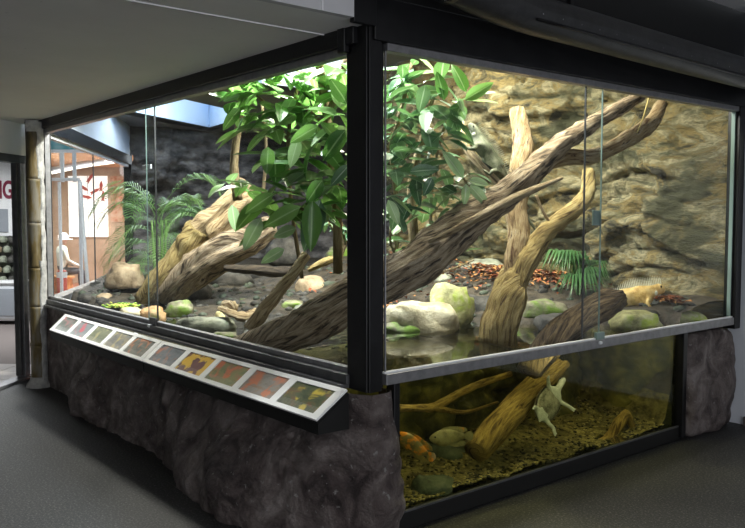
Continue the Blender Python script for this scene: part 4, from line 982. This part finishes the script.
G1 = (.12, .15, .13); G2 = (.25, .29, .27); DK = (.03, .03, .03)
CARDS = [[(G1, (.24, .28, .26), (.3, .33, .32)), (.5, .2, .22)], [((.2, .26, .28), (.34, .38, .4), (.25, .28, .28)), (.6, .12, .16)], [(G1, (.26, .28, .18), (.32, .33, .24)), (.42, .38, .2)],
         [((.16, .17, .16), (.28, .28, .26), (.36, .3, .2)), (.5, .42, .2)], [((.06, .06, .05), (.2, .2, .16), (.3, .3, .25)), (.6, .2, .06)],
         [((.05, .06, .07), (.16, .18, .2), (.26, .26, .26)), (.5, .18, .08)], [((.1, .02, .02), (.18, .05, .04), (.2, .06, .05)), (.8, .5, .02)], [((.12, .18, .06), (.3, .3, .1), (.42, .2, .1)), (.62, .14, .05)],
         [((.25, .2, .16), (.36, .34, .3), (.42, .22, .12)), (.62, .16, .05)], [((.03, .05, .02), (.12, .14, .06), (.3, .1, .05)), (.65, .5, .06)]]
def board(c00, c10, c11, c01, cards, label, k0):
    """c00 back left, c10 back right, c11 front right, c01 front left"""
    c00, c10, c11, c01 = map(Vector, (c00, c10, c11, c01)); nrm = (c10 - c00).cross(c01 - c00).normalized()
    if nrm.z < 0: nrm = -nrm
    e = empty('information_board', (c01 + c11) / 2, label, 'sign', 'information boards under the long window')
    def at(u, v, h): return c00.lerp(c10, u).lerp(c01.lerp(c11, u), v) + nrm * h
    def plate(name, u0, u1, v0, v1, h0, h1, mat, uv=False):
        q = [at(u, v, h) for h in (h0, h1) for u, v in ((u0, v0), (u1, v0), (u1, v1), (u0, v1))]
        f = [(0, 1, 2, 3), (7, 6, 5, 4), (0, 4, 5, 1), (1, 5, 6, 2), (2, 6, 7, 3), (3, 7, 4, 0)]
        m = mesh(name, q, [t[::-1] for t in f], [(0, 0), (1, 0), (1, 1), (0, 1)] * 2 if uv else None, smooth=False); return ob(name, m, mat, e)
    n = len(cards); mu, gu = .028, .03; cw = (1 - 2 * mu - (n - 1) * gu) / n
    plate('backing', 0.002, .998, .01, .99, -.02, 0, m_blackmatte)
    plate('frame_rail', 0, 1, 0, .13, -.004, .008, m_white); plate('frame_rail', 0, 1, .87, 1, -.004, .008, m_white)
    us = [(0, mu)] + [(mu + (i + 1) * cw + i * gu, mu + (i + 1) * (cw + gu)) for i in range(n - 1)] + [(1 - mu, 1)]
    for u0, u1 in us: plate('frame_bar', u0, u1, .13, .87, -.004, .008, m_white)
    for i, (cols, bl) in enumerate(cards):
        u0 = mu + i * (cw + gu); plate('picture_card', u0, u0 + cw, .13, .87, -.002, .003, cardmat(k0 + i, cols, bl), True)
    # black box carrying the board
    a, b2 = at(0, 1, -.02), at(1, 1, -.02); c_, d_ = at(0, 0, -.02), at(1, 0, -.02)
    lo = Vector((0, 0, -.055)); q = [a, b2, d_, c_, a + lo, b2 + lo, Vector((d_.x, d_.y, .60)), Vector((c_.x, c_.y, .60))]
    ob('support_box', mesh('support_box', q, [(0, 1, 2, 3), (4, 7, 6, 5), (0, 4, 5, 1), (1, 5, 6, 2), (2, 6, 7, 3), (3, 7, 4, 0)], smooth=False), m_blackmatte, e)
    finish(e)
board((-4.30, -.09, .783), (-2.235, -.09, .785), (-2.150, -.285, .674), (-4.14, -.285, .672), CARDS[:5], 'white framed board of five greyish picture cards nearer the bamboo post', 1)
board((-2.225, -.09, .785), (-.06, -.09, .800), (-.055, -.285, .676), (-2.140, -.285, .674), CARDS[5:], 'white framed board of five colourful picture cards nearer the corner post', 7)

# ------------------------------------------------------------------ air duct over the short window
e = empty('air_duct', (.3, 2, 2.6), 'black round air duct running over the short window', 'duct')
duct_pipe = ob('pipe', tube_mesh('pipe', [Vector(q) for q in ((.34, -.7, 2.93), (.31, .05, 2.85), (.3, .7, 2.765), (.3, 1.4, 2.745), (.3, 2.4, 2.725), (.3, 3.2, 2.712), (.3, 3.8, 2.70))], [.105] * 7, seg=28, sub=6, rough=0), m_duct, e)
ob('seam', tube_mesh('seam', [Vector((.40, y, 2.80 - .0195 * y - .085)) for y in (.8, 1.6, 2.4, 3.2, 3.8)], [.008] * 5, seg=6, sub=3, rough=0), m_black, duct_pipe)
for y in (.25, 3.45): ob('collar', tube_mesh('collar', [Vector((.305, y + d, (2.826 if y < 1 else 2.708) - d * .1)) for d in (-.03, .03)], [.118, .118], seg=24, sub=2, rough=0), m_black, e)
for i in range(16):
    bm = bmesh.new(); bmesh.ops.create_uvsphere(bm, u_segments=8, v_segments=6, radius=.006); m = bpy.data.meshes.new('rivet'); bm.to_mesh(m); bm.free()
    y = .85 + i * .165; ob('rivet', xform(m, Matrix.Translation((.3 + .098, y, 2.772 - .02 * y - .02))), m_alu, duct_pipe)
box('hanger', (.28, 3.40, 2.60), (.34, 3.44, 3.25), m_black, e); box('hanger', (.28, 1.2, 2.84), (.31, 1.23, 3.25), m_black, e)
finish(e)

# ------------------------------------------------------------------ bamboo post
bp_ = on(40, 386, z=0); bp_.z = 0
e = empty('bamboo_post', bp_, 'thick weathered bamboo post with mortar patches by the door', 'post')
zs = [0, .42, .80, 1.18, 1.62, 2.05, 2.60]
for a, b2 in zip(zs, zs[1:]):
    h = b2 - a; prof = [(0, a), (.083, a), (.078, a + .03), (.076, a + h * .5), (.078, b2 - .03), (.083, b2 - .004), (0, b2 - .004)]
    ob('culm', lathe('culm', prof, 24, Matrix.Translation((bp_.x, bp_.y, 0))), m_bamboo, e)
def patch(a0, a1, z0, z1, r, seed, name='mortar_patch'):
    vs, fs = [], []; na, nz = 10, 40
    for j in range(nz + 1):
        z = z0 + (z1 - z0) * j / nz; w = .5 + .5 * fbm(Vector((seed, z * 4, 0)), 3); lo = a0 + (a1 - a0) * .35 * (1 - w)
        for i in range(na + 1):
            an = lo + (a1 - lo) * i / na; rr = r + .012 * fbm(Vector((an * 3, z * 6, seed)), 3) + (.0 if 0 < i < na else -.02)
            vs.append((bp_.x + rr * math.cos(an), bp_.y + rr * math.sin(an), z))
    for j in range(nz):
        for i in range(na): b = j * (na + 1) + i; fs.append((b, b + 1, b + na + 2, b + na + 1))
    return ob(name, mesh(name, vs, fs), m_plaster, e)
AZC = math.atan2(-F0.y, -F0.x)
patch(AZC + .35, AZC + 1.9, .0, 1.25, .09, 3); patch(AZC + .4, AZC + 1.9, 2.05, 2.6, .09, 5); patch(AZC + .8, AZC + 1.9, 1.2, 2.1, .088, 8); patch(AZC - .9, AZC + 1, 2.5, 2.61, .092, 4)
ob('mortar_foot', lathe('mortar_foot', [(.13, 0), (.12, .03), (.09, .07), (.085, .1)], 20, Matrix.Translation((bp_.x, bp_.y, 0))), m_plaster, e)
finish(e)

# ------------------------------------------------------------------ door to the shop and the shop behind it
dW = (W1 - W0).normalized()
obox('wall_front', (W0 - dW * .0).xy, W1.xy, .12, 2.30, CEIL, m_ceil, kind='structure', label='grey header wall above the sliding door', cat='wall')
obox('wall_front_lower', (W0 + dW * 1.15).xy, W1.xy, .12, 0, 2.30, m_hallwall, kind='structure', label='muted grey wall next to the sliding door', cat='wall')
d1 = empty('door_1', W0 + dW * .9, 'grey aluminium sliding door leading to the tiled shop', 'door', kind='structure')
obox('jamb', W0.xy, (W0 + dW * .09).xy, .10, 0, 2.30, m_alu, d1, .006)
obox('jamb', (W0 + dW * .10).xy, (W0 + dW * .14).xy, .06, .05, 2.28, m_aludark, d1, .004)
obox('header', W0.xy, W1.xy, .11, 2.22, 2.30, m_aludark, d1, .006)
obox('track', W0.xy, W1.xy, .14, 0, .03, m_alu, d1, .004)
obox('pane', (W0 + dW * .14).xy, (W0 + dW * 1.1).xy, .008, .05, 2.22, m_glass, d1)
fs_ = slab('floor_shop', [(W0 - dW * .2).xy, P(38, 300, 16).xy, P(-150, 300, 16).xy, P(-150, 300, 7).xy, W1.xy], -.03, -.004, m_grout, kind='structure', label='pale square tiled shop floor beyond the sliding door', cat='floor')
nn = Vector((dW.y, -dW.x, 0)); nn = nn if nn.dot(F0) > 0 else -nn
for i in range(-1, 7):
    for j in range(9):
        o_ = W0 + dW * (-.3 + i * .42 + .0) + nn * (.06 + j * .42)
        q = [o_, o_ + dW * .41, o_ + dW * .41 + nn * .41, o_ + nn * .41]
        vs = [(v.x, v.y, -.02) for v in q] + [(v.x, v.y, .002) for v in q]
        m = mesh('tile', vs, [(0, 1, 2, 3), (7, 6, 5, 4), (0, 4, 5, 1), (1, 5, 6, 2), (2, 6, 7, 3), (3, 7, 4, 0)], smooth=False)
        ob('tile', m, m_tile, fs_)
def plan(px, D): return P(px, 217, D).xy
m_dim = M('dim_shop_wall', [(.2, .2, .2), (.3, .3, .3)], 2, .8, .05)
obox('wall_shop', plan(-160, 14.5), plan(36, 14.5), .1, 0, 3, m_dim, kind='structure', label='grey rear wall of the shop', cat='wall')
obox('wall_shop_side', plan(-160, 14.5), W1.xy, .1, 0, 3, m_dim, kind='structure', label='grey side wall of the shop', cat='wall')
slab('ceiling_shop', [(W0 - dW * .2).xy, plan(38, 8.6), plan(40, 14.6), plan(-165, 14.6), W1.xy], 2.66, 2.76, m_dim, kind='structure', label='grey shop ceiling beyond the sliding door', cat='ceiling')
obox('wall_divider', plan(37, 8.4), plan(41, 20.5), .1, 0, 3, m_dim, kind='structure', label='partition between shop and hall behind the bamboo post', cat='wall')
def zat(py, D): return (CAM + ray(372.5, py) * D).z
# banner
bD = 13.0; e = empty('shop_banner', (*plan(0, bD), zat(236, bD)), 'white shop banner with dark red capital letters', 'sign')
obox('panel', plan(-60, bD), plan(20, bD), .03, zat(236, bD), zat(158, bD), m_white, e)
m_mar = M('maroon_letters', [(.2, .02, .05)], bmp=0); m_yel = M('yellow_print', [(.85, .65, .05)], bmp=0); m_gp = M('grey_print', [(.28, .3, .33)], bmp=0)
cu = bpy.data.curves.new('letters', 'FONT'); cu.body = 'NG'; cu.size = 1; cu.extrude = .02; cu.offset = .025
to = bpy.data.objects.new('letters_curve', cu); COL.objects.link(to); dg = bpy.context.evaluated_depsgraph_get(); dg.update()
lm = bpy.data.meshes.new_from_object(to.evaluated_get(dg)); lm.name = 'letters'; bpy.data.objects.remove(to)
w_ = max(v.co.x for v in lm.vertices); hgt = max(v.co.y for v in lm.vertices)
s_ = (17.5 / F_PX * bD) / hgt
p0 = P(13.2, 198, bD - .04)
sw_ = s_ * .62
mwT = Matrix(((RV.x * sw_, 0, -F0.x * s_, p0.x - RV.x * w_ * sw_), (RV.y * sw_, 0, -F0.y * s_, p0.y - RV.y * w_ * sw_), (0, s_, 0, p0.z), (0, 0, 0, 1)))
ob('letters', xform(lm, mwT), m_mar, e)
def disc(name, px, py, D, rx, rz, mat, parent):
    c = P(px, py, D); n = 20; vs = [c + RV * rx * math.cos(6.2832 * k / n) + Vector((0, 0, rz * math.sin(6.2832 * k / n))) + F0 * d for d in (0, .02) for k in range(n)]
    ob(name, mesh(name, vs, [tuple(range(n)), tuple(range(n, 2 * n))[::-1]] + [(k, (k + 1) % n, n + (k + 1) % n, n + k) for k in range(n)], smooth=False), mat, parent)
disc('yellow_spot', 2, 173, bD - .04, .11, .08, m_yel, e); disc('yellow_spot', -6, 168, bD - .045, .1, .08, m_yel, e)
obox('grey_print', plan(-30, bD - .03), plan(8, bD - .03), .01, zat(232, bD), zat(209, bD), m_gp, e)
finish(e)
m_red = M('red_plastic', [(.7, .07, .03), (.75, .1, .05)], 4, .4, 0)
sw = empty('stone_counter', (*plan(-5, 12.8), 0), 'rough dark stone counter below the white banner', 'counter')
for r in range(5):
    for c in range(7):
        x0 = -42 + c * 9 + (r % 2) * 4; m = rock_mesh('stone', .075, .06, .07, r * 9 + c, 2, .15)
        q = P(x0, 280 - r * 10, 12.8); ob('stone', m, m_rk[('dark', 'tan', 'grey')[(r * 3 + c) % 3]], sw, mw=Matrix.Translation(q))
obox('core', plan(-50, 12.85), plan(19, 12.85), .08, zat(292, 12.8), zat(237, 12.8), m_rk['dark'], sw)
finish(sw)
cD = 12.3; cz = zat(284, cD)
cb = empty('white_cabinet', (*plan(0, cD), 0), 'low white shop cabinet standing on the pale tiles', 'cabinet')
obox('body', plan(-50, cD + .25), plan(20, cD + .25), .4, .06, cz, m_white, cb, .006)
obox('worktop', plan(-52, cD + .24), plan(21, cD + .24), .48, cz, cz + .03, m_white, cb, .006)
dr = obox('door', plan(-14, cD + .035), plan(19.5, cD + .035), .012, .1, cz - .04, m_whiteframe, cb)
obox('door_panel', plan(-12, cD + .02), plan(17.5, cD + .02), .02, .14, cz - .08, m_gp, dr, .004)
for px in (-48, 18): obox('foot', plan(px, cD + .2), plan(px + 2, cD + .2), .05, 0, .06, m_blackmatte, cb)
finish(cb)

# ------------------------------------------------------------------ bright hall beyond the angled glass
slab('floor_hall', [(A.x, A.y - .02), (B.x, B.y - .02), plan(160, 20.6), plan(40, 20.6), plan(39, 9)], -.05, -.002, m_redtile, kind='structure', label='terracotta hall floor beyond the angled glass', cat='floor')
m_brown = M('tan_half_wall', [(.4, .29, .2), (.48, .36, .26)], 3, .6, .05)
m_wood = M('orange_wood_ceiling', [(.45, .24, .1), (.58, .34, .16)], 3, .5, .1, stretch=(1, 6, 1))
m_teal = M('teal_fascia', [(.06, .25, .3), (.08, .3, .34)], 2, .6, 0)
obox('wall_hall', plan(30, 20.3), plan(175, 20.3), .15, 0, 3.0, m_brown, kind='structure', label='tan hall wall behind the bright poster windows', cat='wall')
slab('ceiling_hall', [plan(36, 13.2), plan(150, 13.2), plan(178, 20.5), plan(36, 20.5)], 2.93, 3.0, m_wood, kind='structure', label='orange wooden hall ceiling', cat='ceiling')
obox('trim_3', plan(36, 13.1), plan(160, 13.1), .1, zat(150, 13.1), 3.3, m_teal, kind='structure', label='teal fascia above the white hall door frame', cat='trim')
def emis(name, col, s):
    m, nt, b = newmat(name); b.inputs['Base Color'].default_value = (*col, 1); b.inputs['Emission Color'].default_value = (*col, 1); b.inputs['Emission Strength'].default_value = s; return m
m_daywin = emis('bright_daylight_window', (1, .98, .96), .85); m_tube = emis('lit_tube', (1, .95, .85), 2.5)
w5 = empty('window_5', (*plan(88, 20.1), zat(236, 20.1)), 'bright white window with red leaf shaped stickers', 'window', kind='structure')
obox('pane', plan(69, 20.15), plan(108, 20.15), .04, zat(237, 20.1), zat(176, 20.1), m_daywin, w5)
for px, py, an in ((90, 178, 1.0), (84, 188, -.6), (95, 191, .5), (87, 197, -.2), (101, 186, 1.5), (103, 196, 1.5)):
    c = P(px, py, 20.0); d = RV * math.cos(an) + Vector((0, 0, math.sin(an))); u = RV * -math.sin(an) + Vector((0, 0, math.cos(an)))
    L = .14; sh_ = [d * L, d * .3 * L + u * .04, d * -.6 * L + u * .03, d * -L + u * .05, d * -.8 * L, d * -L - u * .05, d * -.6 * L - u * .03, d * .3 * L - u * .04]
    vs = [c + q for q in sh_] + [c + q + F0 * .01 for q in sh_]; n = 8
    ob('sticker', mesh('sticker', vs, [tuple(range(n)), tuple(range(n, 2 * n))[::-1]] + [(k, (k + 1) % n, n + (k + 1) % n, n + k) for k in range(n)], smooth=False), M('dull_red_sticker', [(.45, .1, .08)], bmp=0), w5)
for px in (88, ): obox('mullion', plan(px, 20.1), plan(px + .8, 20.1), .03, zat(237, 20.1), zat(176, 20.1), m_whiteframe, w5)
po = empty('wall_poster', (*plan(117, 20.2), zat(200, 20.1)), 'reddish brown poster on the tan hall wall', 'poster')
obox('sheet', plan(111, 20.2), plan(126, 20.2), .01, zat(222, 20.1), zat(176, 20.1), M('brown_red_poster', [(.35, .13, .06), (.5, .28, .18), (.55, .4, .3)], 9, .6, 0), po); finish(po)
df = empty('hall_door_frame', (*plan(65, 12.6), 0), 'white aluminium door frame in the bright hall', 'door frame')
for px, y0, y1, w in ((59, 182, 318, 2.2), (62, 152, 182, 3.0), (74, 152, 182, 3.0), (79, 180, 330, 2.6)): obox('post', plan(px, 12.6), plan(px + w, 12.6), .05, 0 if y1 > 300 else zat(y1, 12.6), zat(y0, 12.6), m_whiteframe, df)
for y0, y1, x1 in ((150, 153, 97), (178, 181, 80)): obox('transom', plan(44, 12.6), plan(x1, 12.6), .06, zat(y1, 12.6), zat(y0, 12.6), m_whiteframe, df)
ob('leaning_bar', tube_mesh('leaning_bar', [P(80, 182, 12.4), P(84, 238, 12.4), P(89, 300, 12.4)], [.03, .03, .03], seg=8, sub=3, rough=0), m_whiteframe, df)
finish(df)
sl = empty('strip_light', P(85, 166, 16), 'lit white strip light hanging under the wooden ceiling', 'lamp')
ob('tube', tube_mesh('tube', [P(50, 173, 14), P(85, 166, 15.5), P(122, 161, 17.5)], [.03] * 3, seg=8, sub=3, rough=0), m_tube, sl)
ob('housing', tube_mesh('housing', [P(50, 173, 14) + Vector((0, 0, .06)), P(85, 166, 15.5) + Vector((0, 0, .06)), P(122, 161, 17.5) + Vector((0, 0, .06))], [.04] * 3, seg=8, sub=3, rough=0), m_whiteframe, sl)
for t in ((60, 170, 14.4), (112, 162, 17)): q = P(*t); ob('cable', tube_mesh('cable', [q, q + Vector((0, 0, .1)), Vector((q.x, q.y, 2.93))], [.006] * 3, seg=5, sub=2, rough=0), m_whiteframe, sl)
finish(sl)
rb = empty('litter_bin', (*plan(61, 13.6), 0), 'red bin with a white band beside the hall door frame', 'bin')
c = Vector((*plan(60.5, 13.6), 0)); hb = zat(272, 13.6)
ob('body', lathe('body', [(0, 0), (.07, 0), (.085, hb - .12), (.085, hb - .1)], 18, Matrix.Translation(c)), m_red, rb)
ob('band', lathe('band', [(.087, hb - .1), (.09, hb - .02), (.08, hb)], 18, Matrix.Translation(c)), m_white, rb)
ob('lid', lathe('lid', [(.08, hb), (.06, hb + .03), (0, hb + .04)], 18, Matrix.Translation(c)), m_red, rb); finish(rb)
# seated visitor far away in the hall
pD = 17.5; pc = Vector((*plan(60, pD), 0)); zh = zat(232, pD)
e = empty('person', pc, 'person in white cap and pale grey green top seated on a bench', 'person')
fx = (F0 * .6 + RV * .8).normalized(); sx = Vector((-fx.y, fx.x, 0))
def L3(f_, s_, z): return pc + fx * f_ + sx * s_ + Vector((0, 0, z))
V = [L3(0, 0, .50), L3(.02, 0, .68), L3(.02, 0, .86), L3(.03, 0, 1.0), L3(.05, 0, 1.06), L3(.07, 0, 1.13), L3(.07, 0, 1.21), L3(.07, 0, 1.27)]
R_ = [(.15, .12), (.15, .11), (.17, .12), (.12, .08), .05, .075, .085, .06]
E_ = [(i, i + 1) for i in range(7)]
for s in (-1, 1):
    b = len(V); V += [L3(.03, s * .19, .96), L3(.08, s * .22, .72), L3(.28, s * .16, .62), L3(.37, s * .12, .60)]; R_ += [.06, .05, .04, .03]; E_ += [(3, b), (b, b + 1), (b + 1, b + 2), (b + 2, b + 3)]
    for k in range(4): V.append(L3(.43, s * .12 + (k - 1.5) * .018, .59)); R_.append(.009); E_.append((b + 3, len(V) - 1))
    V.append(L3(.40, s * .07, .60)); R_.append(.01); E_.append((b + 3, len(V) - 1))
    b = len(V); V += [L3(.04, s * .1, .48), L3(.44, s * .11, .48), L3(.46, s * .11, .09), L3(.58, s * .12, .04)]; R_ += [.095, .07, .05, .045]; E_ += [(0, b), (b, b + 1), (b + 1, b + 2), (b + 2, b + 3)]
pm = skin_mesh('body', V, E_, R_, 0)
for m in (M('pale_top_cloth', [(.5, .56, .52)], bmp=0), M('dark_trousers', [(.05, .05, .06)], bmp=0), M('skin', [(.55, .36, .27)], bmp=0)): pm.materials.append(m)
for pl in pm.polygons:
    z = pl.center.z; f_ = (pl.center - pc).dot(fx)
    pl.material_index = 2 if z > 1.05 or (f_ > .34 and .55 < z < .68) else (1 if z < .58 else 0)
ob('body', pm, None, e)
cap = ob('cap', lathe('cap', [(.10, 0), (.115, .02), (.11, .09), (.07, .15), (0, .165)], 18, Matrix.Translation(L3(.06, 0, 1.17))), m_white, e)
ob('cap_brim', lathe('cap_brim', [(0, 0), (.16, 0), (.16, .012), (0, .012)], 18, Matrix.Translation(L3(.1, 0, 1.18))), m_white, cap)
finish(e)
bn = empty('bench', pc, 'plain wooden bench under the seated person', 'bench')
bq = [L3(-.18, -.7, 0).xy, L3(-.18, .7, 0).xy]
obox('seat', L3(.02, -.32, 0).xy, L3(.02, .32, 0).xy, .36, .34, .385, m_wood, bn, .004)
for s in (-.25, .25): obox('leg', L3(-.12, s, 0).xy, L3(.16, s, 0).xy, .05, 0, .34, m_wood, bn)
finish(bn)
for o in list(bpy.data.objects):
    if '_o' in o: del o['_o']
